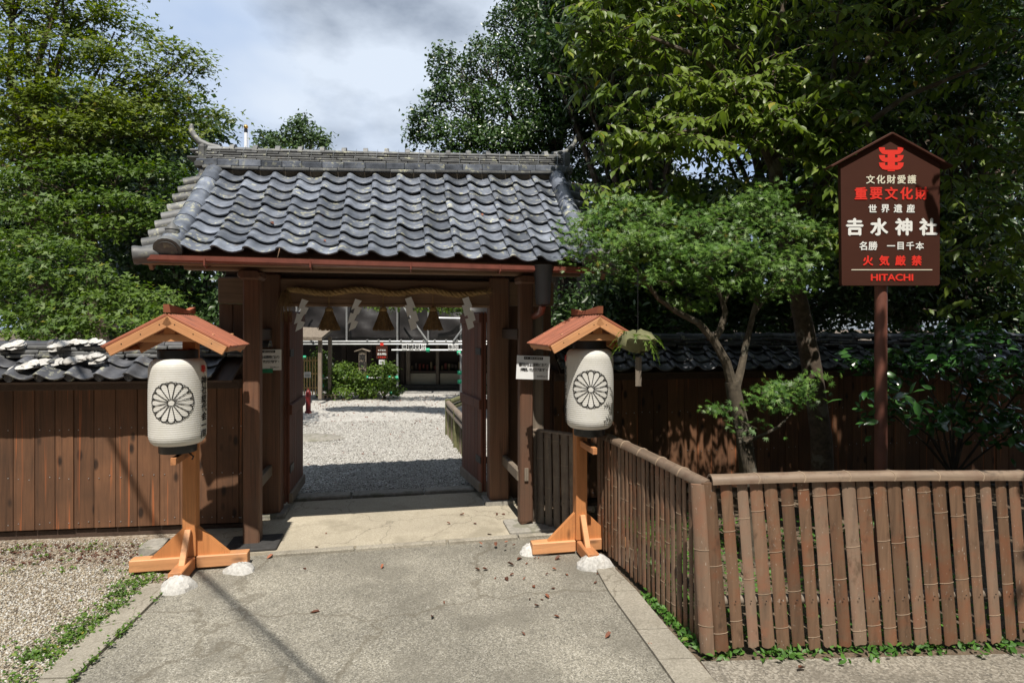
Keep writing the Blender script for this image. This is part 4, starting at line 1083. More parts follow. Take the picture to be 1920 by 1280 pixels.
for z in (.2, .55, .88): MB().tube([(-.2, .025, z), (.2, .025, z)], .017, 8).build('bamboo_rail', m_yellowbam, bg_, smooth=True)
MB().box((-.09, -.035, .53), (.16, .01, .14)).build('plate', m_paper, bg_)
for z in (.56, .52, .49): MB().box((-.09, -.042, z), (.12, .002, .014)).build('plate_lettering', m_ink, bg_)
hy = empty('fire_hydrant', Gd(578, 774)); tag(hy, 'dark red fire hydrant standing behind the left door', 'hydrant')
MB().lathe([(.07, 0), (.07, .04), (.052, .05), (.05, .36), (.06, .37), (.06, .40), (.05, .44), (.03, .475), (.012, .49)], 16).build('barrel', m_hyd, hy, smooth=True)
MB().tube([(-.05, 0, .33), (-.12, 0, .33), (-.125, 0, .31)], [.026, .028, .022], 10).build('outlet', m_hyd, hy, smooth=True); MB().tube([(0, 0, .47), (0, 0, .52)], .015, 6).build('spindle', m_hyd, hy)
def rock(name, loc, dims, lab, mat=m_stone, seed=1):
    r_ = random.Random(seed); mb = MB(); prof = [(1, -.2), (1, .15), (.9, .5), (.62, .85), (.2, 1.0), (.01, 1.0)]
    mb.lathe(prof, 12, caps=False); mb.v = [(x*dims[0]*(1+r_.uniform(-.14, .14)), y*dims[1]*(1+r_.uniform(-.14, .14)), z*dims[2]*(1+r_.uniform(-.12, .12))) for x, y, z in mb.v]
    o = mb.build(name, mat, smooth=True, angle=35); o.location = loc; tag(o, lab, 'rock'); return o
rock('flat_rock', Gd(585, 822), (.5, .3, .06), 'flat mossy rock set in the courtyard gravel by the left door')
rock('root_stone', Gd(695, 744)+Vector((0, -.1, 0)), (.28, .18, .2), 'rough stone at the foot of the wooden marker post', m_stone, 4)
# low mossy bamboo railing on the right of the court
rl = empty('bamboo_railing', Gd(840, 815)); tag(rl, 'low mossy bamboo railing at the right of the courtyard', 'railing')
e0 = Vector((0, 0, 0)); e1 = Gd(876, 868)-Gd(840, 815); e2 = Vector((.75, 3.3, 0))
for p, h in ((e0, .60), (e1*.5, .56), (e1, .56), (e2, .58), (e2*.5, .58)): MB().tube([p, p+Vector((0, 0, h))], .05, 10).build('post', m_moss, rl, smooth=True)
for z in (.54, .44): MB().tube([e0+Vector((0, 0, z)), e1*1.15+Vector((0, 0, z))], .045, 10).build('bamboo_rail', m_bamboogrey, rl, smooth=True); MB().tube([e0+Vector((0, 0, z)), e2+Vector((0, 0, z))], .045, 10).build('bamboo_rail', m_moss, rl, smooth=True)
for i in range(14):
    p = e1*((i+.5)/13); MB().tube([p+Vector((0, 0, .0)), p+Vector((0, 0, .50))], .022, 6).build('slat', m_moss if i % 3 else m_bamboogrey, rl, smooth=True)
# wooden marker post
mp = empty('marker_post', P(680, 744, 14.9)); tag(mp, 'grey wooden marker post with roof cap and brush lettering in the courtyard', 'post'); q = 14.9/F
MB().cbox((0, 0, .58), (.19, .06, 1.16), 2, .005).build('board', m_woodgrey, mp)
for s in (-1, 1): MB().cbox((s*.09, -.01, 1.19), (.22, .14, .025), 0, .004).build('cap_slope', m_woodgrey, mp, T(0, 0, 0) @ T(s*.09, 0, 1.19) @ R(s*17, 'Y') @ T(-s*.09, 0, -1.19))
row('lettering', '南朝の皇居', -.085, .085, .18, 1.10, -.034, m_ink, mp, .04, vertical=True)
# hall under repair
hall = empty('shrine_hall', (-3.2, 17.2, 0)); tag(hall, 'dark timber shrine hall with cream counter panels across the courtyard', 'hall')
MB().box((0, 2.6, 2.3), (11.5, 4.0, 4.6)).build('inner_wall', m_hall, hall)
MB().prism([(-6.8, 4.4), (6.8, 4.4), (4.2, 5.5), (-4.2, 5.5)], -1.0, 5.8).build('roof', m_thatch, hall)
MB().cbox((0, .3, 2.30), (11.6, .6, .5), 0, .02).build('eave_beam', m_hall, hall)
for px in (752, 762, 818, 872, 905, 690, 640):
    x = (px-960)/F*17.0+3.2; MB().cbox((x, .1, 1.1), (.12 if px != 818 else .09, .12, 2.2), 2, .01).build('pillar', m_woodgrey if px in (762, 818) else m_hall, hall)
for px0, px1 in ((764, 815), (822, 868), (872, 930)):
    xa, xb = ((p-960)/F*17.0+3.2 for p in (px0, px1)); MB().box(((xa+xb)/2, .14, .28), (xb-xa-.02, .04, .34)).build('counter_panel', m_hallpanel, hall)
    MB().box(((xa+xb)/2, .2, .50), (xb-xa-.02, .3, .05)).build('counter_top', m_hall, hall)
    for i in range(7):
        MB().box((xa+(xb-xa)*(i+.5)/7, .3, .60+.05*(i % 2)), (.06, .05, .12+.06*(i % 3))).build('charm_tray', plain('charm%d' % i, random.choice([(.18, .03, .02), (.2, .15, .08), (.08, .06, .05)]), .6), hall)
MB().box((0, .0, .06), (11.6, .7, .14)).build('stone_step', m_stonedk, hall)
MB().box(((756-960)/F*17+3.2, -.02, 1.33), (.02, .02, .01)).build('hook', m_iron, hall)
# scaffold with tarpaulins
SDp = 15.6; q = SDp/F
sc = empty('scaffold', (0, SDp, 0)); tag(sc, 'galvanised pipe scaffold with green clamps in front of the hall', 'scaffold')
def sX(px): return (px-960)*q
def sZ(py): return HC-(py-HZ)*q
for px, top in ((556, 5.5), (745, 5.5), (864, 5.5), (872, 5.5), (650, 5.5), (803, 1.35), (930, 5.5), (470, 5.5)):
    z0 = 1.42 if px in (650, 803) else 0; z1 = 3.2 if px == 803 else top
    MB().tube([(sX(px), .0 if px != 872 else .4, z0), (sX(px), 0 if px != 872 else .4, z1)], .028, 8).build('standard_pipe', m_steel, sc, smooth=True)
for y, x0, x1 in ((640, 480, 930), (645, 560, 930), (656, 735, 930), (708, 605, 748), (742, 560, 650)):
    MB().tube([(sX(x0), -.05, sZ(y)), (sX(x1), -.05, sZ(y)+.0)], .027, 8).build('ledger_pipe', m_steel, sc, smooth=True)
for (x0, y0), (x1, y1) in (((755, 572), (803, 640)), ((612, 665), (632, 690)), ((860, 660), (890, 690)), ((560, 590), (580, 560)), ((555, 595), (590, 640)), ((850, 640), (880, 600)), ((820, 596), (868, 597))):
    MB().tube([(sX(x0), -.1, sZ(y0)), (sX(x1), -.1, sZ(y1))], .025, 8).build('brace_pipe', m_steel, sc, smooth=True)
for px, py in ((688, 708), (732, 708), (744, 708), (803, 656), (861, 661), (862, 698), (862, 715), (744, 736), (604, 722), (604, 739), (604, 705), (572, 670), (735, 736)):
    MB().lathe([(.02, -.055), (.05, -.05), (.055, 0), (.05, .05), (.02, .055)], 10, M=T(sX(px), -.06, sZ(py)) @ R(90, 'Y')).build('clamp', m_clamp, sc, smooth=True)
for i in range(11):
    px = 690+i*21; MB().box((sX(px), -.05, sZ(640)+.02), (.05, .07, .07)).build('coupler', m_steel, sc)
def tarp(x0, x1, z0, z1, y, lab, seed):
    r_ = np.random.default_rng(seed); nx, nz = 46, 34; xs = np.linspace(x0, x1, nx); zs = np.linspace(z0, z1, nz); vs = []
    ph = r_.uniform(0, 6, 6)
    for z in zs:
        for x in xs:
            k_ = x*1.2+z*.9
            w = .06*math.sin(2.3*k_+ph[0])+.045*math.sin(4.7*(x*.6-z)+ph[1])+.03*math.sin(7*(x+z*.4)+ph[2])+.02*math.sin(13*(x*.5+z)+ph[3])
            vs.append((x, y+w, z-.05*math.sin(math.pi*(x-x0)/(x1-x0)*3)**2*(1 if z == zs[0] else .3)))
    fs = [(j*nx+i, j*nx+i+1, (j+1)*nx+i+1, (j+1)*nx+i) for j in range(nz-1) for i in range(nx-1)]
    o = MB().add(vs, fs).build('tarpaulin', m_tarp, smooth=True); md = o.modifiers.new('thickness', 'SOLIDIFY'); md.thickness = .004
    tag(o, lab, 'tarpaulin', 'dark tarpaulins on the scaffold')
tarp(sX(440), sX(655), sZ(640), 5.4, SDp+.14, 'wrinkled dark tarpaulin on the scaffold, left half', 3); tarp(sX(652), sX(940), sZ(640)+.03, 5.4, SDp+.17, 'wrinkled dark tarpaulin on the scaffold, right half', 5)
def placard(chars, pxs, lab0):
    for ch, px in zip(chars, pxs):
        t = empty('character_placard', (sX(px), SDp-.09, sZ(650))); tag(t, 'white placard with the single character %s, hung on the scaffold' % lab0[ch], 'placard', 'character placards on the scaffold')
        MB().box((0, 0, 0), (.125, .006, .165)).build('sheet', m_paper, t)
        row('lettering', ch, -.055, .055, -.055, .055, -.006, m_ink, t, .02)
placard('拝観受付', (759.5, 771.5, 783.5, 795), {'拝': 'hai, first of four', '観': 'kan, second of four', '受': 'uke, third of four', '付': 'tsuke, last of four'})
placard('朱印', (845.5, 855.5), {'朱': 'shu, near the right door', '印': 'in, nearest the right door'})
sb = empty('notice_board', (sX(718), SDp-.12, 0)); tag(sb, 'small brown notice board with red and white lettering on the scaffold', 'notice board')
MB().box((0, 0, sZ(660)), (.30, .02, .34)).build('board', m_signbrown, sb); MB().box((0, -.012, sZ(645)), (.09, .004, .07)).build('red_mark', m_red, sb)
row('lettering', '吉水神社', -.12, .12, sZ(663)-.03, sZ(663)+.03, -.016, m_white, sb, .04); row('lettering', '世界遺産', -.10, .10, sZ(656)-.02, sZ(656)+.02, -.016, m_white, sb, .03); row('lettering', '火気厳禁', -.10, .10, sZ(669)-.02, sZ(669)+.02, -.016, m_red, sb, .03)
MB().box((0, -.0, sZ(678)), (.16, .006, .12)).build('paper_slip', m_paper, sb)
for z in (.02, 0, -.02): MB().box((0, -.005, sZ(678)+z), (.12, .002, .006)).build('paper_lettering', m_ink, sb)
MB().tube([(.0, .03, 0), (0, .03, sZ(640))], .02, 6).build('pole', m_woodgrey, sb)
cr = empty('plastic_crate', P(620, 746, 14.6)); tag(cr, 'small grey wooden rack on the ground before the bushes', 'rack')
cr.name = 'wooden_rack'
MB().cbox((0, 0, .09), (.36, .22, .03), 0, .004).build('top', m_woodgrey, cr)
for x in (-.14, -.05, .05, .14): MB().box((x, 0, .035), (.03, .2, .08)).build('foot', m_woodgrey, cr)
fp = empty('flag_pole', (P(461, 700, 20).x, 20, 0)); tag(fp, 'white flag pole with gilded ball rising behind the gate roof', 'pole')
MB().tube([(0, 0, 0), (0, 0, HC+(HZ-246)/F*20)], [.07, .055], 12).build('shaft', m_whitepole, fp, smooth=True)
zt = HC+(HZ-238)/F*20; MB().lathe([(.01, -.08), (.055, -.055), (.08, 0), (.055, .055), (.01, .08)], 14, M=T(0, 0, zt)).build('ball', m_gold, fp, smooth=True); MB().lathe([(.06, -.2), (.06, -.08), (.03, -.07)], 10, M=T(0, 0, zt)).build('truck', m_black, fp)
MB().tube([(.09, 0, 1), (.09, 0, zt-.15)], .008, 4).build('halyard', m_whitepole, fp)
# a neighbouring roof seen through the trees
hs = empty('neighbour_house', P(1210, 700, 10.5), .2); tag(hs, 'small house with ribbed grey roof behind the right wall', 'house')
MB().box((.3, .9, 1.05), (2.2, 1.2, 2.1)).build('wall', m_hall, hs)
mb = MB()
for i in range(16): mb.box((-1.1+i*.18, 0, 0), (.15, 1.9, .05))
rf = mb.build('roof', plain('grey_roof_sheet', (.22, .24, .27), .5), hs, T(0, .5, 2.55) @ R(24, 'X')); rf['kind'] = 'stuff'

# ------------------------------------------------------------------ foliage
def frames(n, updir, spread):
    """random leaf frames: normal around updir, direction across it"""
    nv = np.asarray(updir, float)+rng.normal(0, spread, (n, 3)); nv /= np.linalg.norm(nv, axis=1, keepdims=True)
    dv = rng.normal(0, 1, (n, 3)); dv -= (dv*nv).sum(1, keepdims=True)*nv; dv /= np.linalg.norm(dv, axis=1, keepdims=True)
    return nv, dv
TM = {}
TM['rhomb'] = (np.array([(0, 0, 0), (.5, .30, .05), (1, 0, -.08), (.5, -.30, .05)]), np.array([(0, 2, 1), (0, 3, 2)]))
TM['oval'] = (np.array([(0, 0, 0), (.3, .2, .05), (.7, .18, .04), (1, 0, -.06), (.7, -.18, .04), (.3, -.2, .05)]), np.array([(0, 3, 2), (0, 2, 1), (0, 5, 4), (0, 4, 3)]))
def mapleleaf():
    v = [(0, 0, 0)]; f = []
    tips = [(-112, .46), (-62, .74), (-22, .95), (22, .95), (62, .74), (112, .46)] if 0 else [(-118, .42), (-70, .72), (-33, .92), (0, 1.0), (33, .92), (70, .72), (118, .42)]
    pts = []
    for i, (a, r) in enumerate(tips):
        if i: 
            pa_, pr = tips[i-1]; am = math.radians((a+pa_)/2); pts.append((.26*math.cos(am), .26*math.sin(am), .02))
        pts.append((r*math.cos(math.radians(a)), r*math.sin(math.radians(a)), -.10*r))
    v += pts
    for i in range(len(pts)-1): f.append((0, i+1, i+2))
    v = np.array(v)*.58; v[:, 0] += .25
    return v, np.array(f)
TM['maple'] = mapleleaf()
TM['star'] = (np.array([(0, 0, 0), (.35, .55, -.05), (.45, .12, 0), (1, 0, -.08), (.45, -.12, 0), (.35, -.55, -.05)]), np.array([(0, 2, 1), (0, 3, 2), (0, 4, 3), (0, 5, 4)]))
TM['broad'] = (np.array([(0, 0, 0), (.25, .19, .05), (.6, .23, .05), (.85, .10, -.02), (1.08, 0, -.12), (.85, -.10, -.02), (.6, -.23, .05), (.25, -.19, .05), (.3, 0, 0), (.65, 0, 0)]),
               np.array([(0, 8, 1), (1, 8, 2), (8, 9, 2), (9, 3, 2), (9, 4, 3), (0, 7, 8), (7, 6, 8), (8, 6, 9), (9, 6, 5), (9, 5, 4)]))
def leaves_np(pts, nv, dv, size, tm):
    v, f = TM[tm]; n = len(pts); s = np.broadcast_to(np.asarray(size, float), (n,))
    sv = np.cross(nv, dv)
    w = (v[None, :, 0, None]*dv[:, None]+v[None, :, 1, None]*sv[:, None]+v[None, :, 2, None]*nv[:, None])*s[:, None, None]+pts[:, None]
    ff = f[None]+(np.arange(n)*len(v))[:, None, None]
    return w.reshape(-1, 3), ff.reshape(-1, 3)
def pad_points(c, r, n, sprigs, sig, shell=.5, top=0.0):
    """leaf positions in an ellipsoid, gathered into sprigs so that gaps stay between them"""
    k = max(3, sprigs); d = rng.normal(0, 1, (k, 3)); d /= np.linalg.norm(d, axis=1, keepdims=True)
    if top: d[:, 2] = np.where((d[:, 2] < 0) & (rng.uniform(0, 1, k) < top), -d[:, 2], d[:, 2])
    rr = rng.uniform(shell**3, 1, k)**(1/3); cen = d*rr[:, None]*np.asarray(r)
    idx = rng.integers(0, k, n); sg_ = np.asarray(sig)
    return np.asarray(c)+cen[idx]+rng.normal(0, 1, (n, 3))*sg_, d[idx], cen+np.asarray(c)
def px_pad(px, py, D, rx, rz, ry=None):
    k_ = D/F; c = P(px, py, D); return (np.array(c), np.array((rx*k_, (ry if ry else max(rx*.7, rz))*k_, rz*k_)))
def tree(name, lab, base, pads, dens, size, tm, lm, bark, r0, cat='tree', spread=.6, up=(0, -.35, 1), sig=(.10, .10, .05), per=26, shell=.4, group=None, fork=.45, twigs=5, top=.5, via=None, crown='crown'):
    t = empty(name, base); tag(t, lab, cat, group); b = np.array(base)
    P_, N_, D_ = [], [], []; mb = MB(); pc = np.array([p[0] for p in pads])
    cen = pc.mean(0); fork_p = via if via is not None else (b+(cen-b)*fork)+np.array((0, 0, 0))
    fork_p = np.array(fork_p)
    pts = [b-b, (fork_p-b)*.33+rng.normal(0, .05, 3)*r0*8, (fork_p-b)*.68+rng.normal(0, .05, 3)*r0*8, fork_p-b]
    mb.tube([tuple(x) for x in pts], [r0*1.25, r0, r0*.9, r0*.75], 9)
    for (c, r) in pads:
        vol = r[0]*r[1]+r[0]*r[2]; n = int(dens*vol); 
        if n < 4: continue
        q, d, spr = pad_points(c, r, n, max(4, n//per), sig, shell, top)
        nv, dv = frames(n, up, spread); nv = nv+d*.35; nv /= np.linalg.norm(nv, axis=1, keepdims=True)
        dv -= (dv*nv).sum(1, keepdims=True)*nv; dv /= np.linalg.norm(dv, axis=1, keepdims=True)
        P_.append(q-b); N_.append(nv); D_.append(dv)
        # limb to the pad, then twigs to its sprigs
        e = c-b; s0 = fork_p-b; L = np.linalg.norm(e-s0); m1 = s0+(e-s0)*.4+np.array((0, 0, .10*L))+rng.normal(0, .05*L, 3); m2 = s0+(e-s0)*.75+rng.normal(0, .04*L, 3)+np.array((0, 0, .04*L))
        rb = max(.01, r0*.42*min(1, (np.prod(r)**(1/3))/.8)); mb.tube([tuple(x) for x in (s0, m1, m2, e)], [rb, rb*.75, rb*.5, rb*.25], 6)
        for sp_ in spr[:twigs*3:3] if len(spr) > twigs*3 else spr[:twigs]:
            te = sp_-b; md = (m2+te)/2+rng.normal(0, .03, 3); mb.tube([tuple(m2), tuple(md), tuple(te)], [rb*.3, rb*.2, .003], 4, False)
    mb.build('trunk', bark, t, smooth=True)
    pts = np.concatenate(P_); nv = np.concatenate(N_); dv = np.concatenate(D_)
    v, f = leaves_np(pts, nv, dv, rng.uniform(.55, 1.35, len(pts))*size, tm)
    link(crown, np_mesh(crown, v, f, lm), t)
    return t

def scatter_pads(px0, px1, py0, py1, D0, D1, n, rx, rz, seed):
    r_ = random.Random(seed); return [px_pad(r_.uniform(px0, px1), r_.uniform(py0, py1), r_.uniform(D0, D1), rx*r_.uniform(.7, 1.3), rz*r_.uniform(.7, 1.3)) for _ in range(n)]

# left: three maples over the wall, darker wood behind
A_ = [(40, 40, 9.2, 110, 45), (150, 20, 9.6, 100, 45), (215, 60, 9.4, 70, 40), (120, 105, 9.0, 110, 36), (235, 130, 9.2, 90, 36), (330, 110, 9.6, 55, 32), (360, 135, 9.7, 38, 26), (295, 175, 9.2, 75, 30), (40, 150, 8.8, 70, 35),
      (150, 190, 8.8, 110, 30), (60, 225, 8.6, 90, 30), (255, 225, 9.0, 85, 30), (345, 215, 9.4, 50, 24), (408, 222, 9.7, 30, 22), (170, 258, 8.7, 100, 28), (320, 262, 9.1, 60, 26), (70, 290, 8.4, 80, 28), (-60, 120, 9, 90, 60), (-70, 260, 8.6, 90, 60), (30, -60, 9.5, 130, 60), (170, -60, 9.7, 120, 50)]
tree('maple_tree', 'tall light green maple reaching over the gate roof at the left', (-6.9, 8.9, 0), [px_pad(*p) for p in A_], 1900, .078, 'star', l_maple, m_bark, .16, via=np.array(P(60, 330, 8.9)), sig=(.14, .14, .05), spread=.55, per=38, twigs=10)
B_ = [(30, 350, 8.2, 70, 36), (130, 335, 8.3, 90, 34), (225, 320, 8.5, 80, 32), (290, 330, 8.6, 45, 30), (70, 405, 8.0, 90, 34), (180, 395, 8.2, 90, 32), (265, 385, 8.3, 60, 30), (240, 430, 8.2, 70, 26), (130, 440, 8.1, 80, 26), (-50, 380, 8.2, 80, 60)]
tree('maple_tree', 'mid-height maple with dark green layered foliage behind the left wall', (-5.6, 8.4, 0), [px_pad(*p) for p in B_], 1800, .072, 'star', l_maple2, m_bark, .11, via=np.array(P(170, 450, 8.3)), sig=(.13, .13, .05), spread=.6, per=34, twigs=8)
C_ = [(25, 465, 7.2, 70, 34), (110, 480, 7.2, 80, 34), (60, 530, 7.0, 90, 36), (165, 525, 7.1, 70, 32), (40, 590, 6.8, 90, 40), (140, 580, 6.8, 85, 38), (225, 560, 7.0, 60, 30), (295, 565, 7.1, 50, 26), (220, 610, 6.7, 80, 26), (300, 600, 6.9, 45, 24), (110, 625, 6.7, 110, 25), (-60, 540, 7, 90, 80)]
tree('maple_tree', 'low bushy bright green maple just above the left coping', (-5.2, 7.2, 0), [px_pad(*p) for p in C_], 2300, .064, 'star', l_maple2, m_bark, .08, via=np.array(P(130, 640, 7.1)), sig=(.11, .11, .045), spread=.6, per=30)
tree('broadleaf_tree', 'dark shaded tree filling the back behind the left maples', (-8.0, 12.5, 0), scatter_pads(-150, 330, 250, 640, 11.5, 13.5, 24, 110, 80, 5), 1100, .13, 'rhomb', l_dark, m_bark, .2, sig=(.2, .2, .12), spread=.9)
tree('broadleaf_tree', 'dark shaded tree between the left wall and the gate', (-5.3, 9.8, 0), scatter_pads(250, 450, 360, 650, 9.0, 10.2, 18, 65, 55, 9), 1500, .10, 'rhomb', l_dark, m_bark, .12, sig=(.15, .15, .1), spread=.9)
tree('conifer_tree', 'distant rounded conifer crown just left above the gate ridge', (P(560, 0, 32).x, 32, 0), [px_pad(565, 240, 32, 28, 16), px_pad(550, 262, 32, 40, 18), px_pad(585, 258, 32, 32, 14), px_pad(567, 226, 32, 14, 10), px_pad(600, 270, 32, 20, 10), px_pad(560, 300, 32, 60, 30)], 420, .22, 'oval', l_pine, m_bark, .25, sig=(.22, .22, .14), spread=1.0, per=18)
tree('conifer_tree', 'smaller distant conifer crown beside the flag pole', (P(505, 0, 33).x, 33, 0), [px_pad(505, 258, 33, 18, 12), px_pad(495, 272, 33, 20, 12), px_pad(520, 275, 33, 20, 12), px_pad(508, 300, 33, 40, 30)], 420, .22, 'oval', l_pine, m_bark, .25, sig=(.22, .22, .14), spread=1.0, per=18)

# right: glossy evergreen behind the ridge
E_ = [(850, 200, 9.9, 55, 48), (920, 130, 10.2, 60, 60), (985, 60, 10.5, 70, 60), (830, 130, 10.0, 26, 40), (795, 235, 9.8, 30, 32), (860, 262, 9.7, 70, 34), (960, 215, 9.8, 80, 50), (1040, 150, 10.0, 90, 60), (1060, 60, 10.4, 90, 70), (945, 275, 9.6, 80, 30), (1040, 260, 9.6, 80, 50), (780, 262, 9.9, 24, 18), (985, -20, 10.6, 50, 50), (1120, 100, 10.4, 90, 90), (1100, 230, 9.8, 90, 70), (1080, -60, 10.6, 130, 70), (890, 330, 9.8, 90, 40), (1010, 340, 9.7, 100, 40), (590, 345, 10.6, 60, 36), (660, 350, 10.6, 60, 40), (735, 345, 10.6, 60, 44), (800, 340, 10.4, 60, 40)]
tree('evergreen_tree', 'glossy evergreen tree with upright twigs behind the right end of the gate ridge', (.7, 10.2, 0), [px_pad(*p) for p in E_], 5200, .066, 'rhomb', l_holly, m_bark, .17, spread=.85, sig=(.06, .06, .085), per=16, shell=.55, twigs=12, via=np.array(P(1040, 330, 10.1)))
# dark wood behind the right wall
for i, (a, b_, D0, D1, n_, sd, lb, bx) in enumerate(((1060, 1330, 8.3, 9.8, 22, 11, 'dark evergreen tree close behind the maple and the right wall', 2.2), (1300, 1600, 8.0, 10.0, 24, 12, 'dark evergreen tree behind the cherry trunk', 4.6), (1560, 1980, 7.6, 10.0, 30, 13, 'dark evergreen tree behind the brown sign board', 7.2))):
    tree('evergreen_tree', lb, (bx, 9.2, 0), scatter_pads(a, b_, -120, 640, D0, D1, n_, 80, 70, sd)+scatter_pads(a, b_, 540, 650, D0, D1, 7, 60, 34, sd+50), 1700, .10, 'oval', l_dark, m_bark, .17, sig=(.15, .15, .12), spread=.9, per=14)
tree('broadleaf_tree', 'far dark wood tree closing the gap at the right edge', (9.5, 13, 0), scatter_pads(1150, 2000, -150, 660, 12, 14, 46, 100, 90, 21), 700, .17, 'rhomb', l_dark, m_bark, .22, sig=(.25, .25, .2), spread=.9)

# near maple in the fenced garden
K_ = [(1090, 455, 4.6, 36, 18), (1120, 425, 4.6, 50, 24), (1180, 400, 4.6, 55, 28), (1235, 420, 4.6, 60, 28), (1160, 465, 4.5, 70, 24), (1240, 470, 4.5, 75, 28), (1310, 440, 4.5, 60, 30), (1300, 500, 4.4, 70, 28), (1250, 530, 4.4, 45, 20), (1370, 450, 4.5, 60, 34), (1430, 400, 4.6, 60, 34), (1480, 430, 4.7, 60, 34), (1400, 500, 4.5, 70, 30), (1470, 490, 4.6, 60, 30), (1360, 540, 4.6, 70, 18), (1420, 370, 4.7, 40, 18), (1440, 545, 4.7, 60, 20), (1140, 500, 4.55, 50, 20), (1200, 525, 4.5, 45, 18), (1075, 480, 4.65, 26, 16), (1330, 400, 4.75, 70, 26), (1350, 480, 4.3, 70, 30), (1200, 450, 4.35, 60, 26), (1520, 460, 4.8, 40, 34), (1500, 520, 4.8, 45, 26), (1290, 565, 4.6, 40, 16)]
def near_maple():
    base = P(1405, 614+F*HC/4.55, 4.55); t = empty('maple_tree', base); tag(t, 'small fine-leaved maple spreading over the fenced garden right of the gate', 'tree')
    b = np.array(base)
    def w(px, py, D): return tuple(np.array(P(px, py, D))-b)
    mb = MB()
    mb.tube([w(1408, 1050, 4.55), w(1405, 900, 4.55), w(1395, 820, 4.56), w(1378, 745, 4.55), w(1372, 715, 4.55)], [.085, .066, .06, .058, .055], 12)
    for pts, rs in (([(1374, 725, 4.55), (1362, 680, 4.52), (1340, 640, 4.5), (1310, 605, 4.48), (1270, 585, 4.48), (1235, 560, 4.5), (1190, 500, 4.55), (1140, 460, 4.58)], [.042, .036, .03, .026, .022, .018, .012, .006]),
                    ([(1338, 638, 4.5), (1352, 615, 4.52), (1360, 585, 4.55), (1352, 555, 4.55), (1330, 520, 4.5), (1290, 480, 4.5)], [.03, .026, .022, .02, .015, .008]),
                    ([(1356, 570, 4.55), (1375, 530, 4.6), (1400, 480, 4.6)], [.018, .014, .007]),
                    ([(1378, 735, 4.56), (1390, 690, 4.6), (1400, 640, 4.65), (1412, 590, 4.68), (1430, 520, 4.7), (1460, 450, 4.72)], [.036, .03, .025, .022, .017, .007]),
                    ([(1412, 590, 4.68), (1450, 540, 4.75), (1500, 480, 4.8)], [.018, .013, .006]),
                    ([(1396, 830, 4.5), (1430, 815, 4.42), (1460, 800, 4.4), (1490, 770, 4.4)], [.016, .013, .01, .005]),
                    ([(1400, 890, 4.5), (1392, 850, 4.45), (1388, 820, 4.44)], [.03, .028, .02])):
        mb.tube([w(*p) for p in pts], rs, 8)
    P_, N_, D2 = [], [], []
    for p in K_+[(1470, 745, 4.4, 62, 24), (1500, 720, 4.4, 36, 16), (1430, 735, 4.4, 30, 16), (1360, 775, 4.45, 26, 9), (1400, 800, 4.4, 14, 8)]:
        c, r = px_pad(*p); r[1] = max(r[1], .22); n = int(4300*(r[0]*r[2]*2.0+r[0]*r[1]*.35)); 
        r[2] *= 1.15; n = int(n*.8); q, d, spr = pad_points(c, r, n, max(4, n//20), (.075, .075, .024), .3, .3)
        nv, dv = frames(n, (0, -.6, .8), .48); dv[:, 2] -= .35; dv -= (dv*nv).sum(1, keepdims=True)*nv; dv /= np.linalg.norm(dv, axis=1, keepdims=True)
        P_.append(q-b); N_.append(nv); D2.append(dv)
        for s in spr[:10]:
            a_ = np.array(c)-b; mb.tube([tuple(a_+np.array((0, .05, -.03))), tuple((a_+s-b)/2+rng.normal(0, .02, 3)), tuple(s-b)], [.005, .0035, .0015], 4, False)
    mb.build('trunk', m_barkpale, t, smooth=True)
    pts, nv, dv = (np.concatenate(x) for x in (P_, N_, D2))
    v, f = leaves_np(pts, nv, dv, rng.uniform(.055, .09, len(pts)), 'maple'); link('crown', np_mesh('crown', v, f, l_near), t)
    return len(pts)
print('near maple leaves', near_maple())

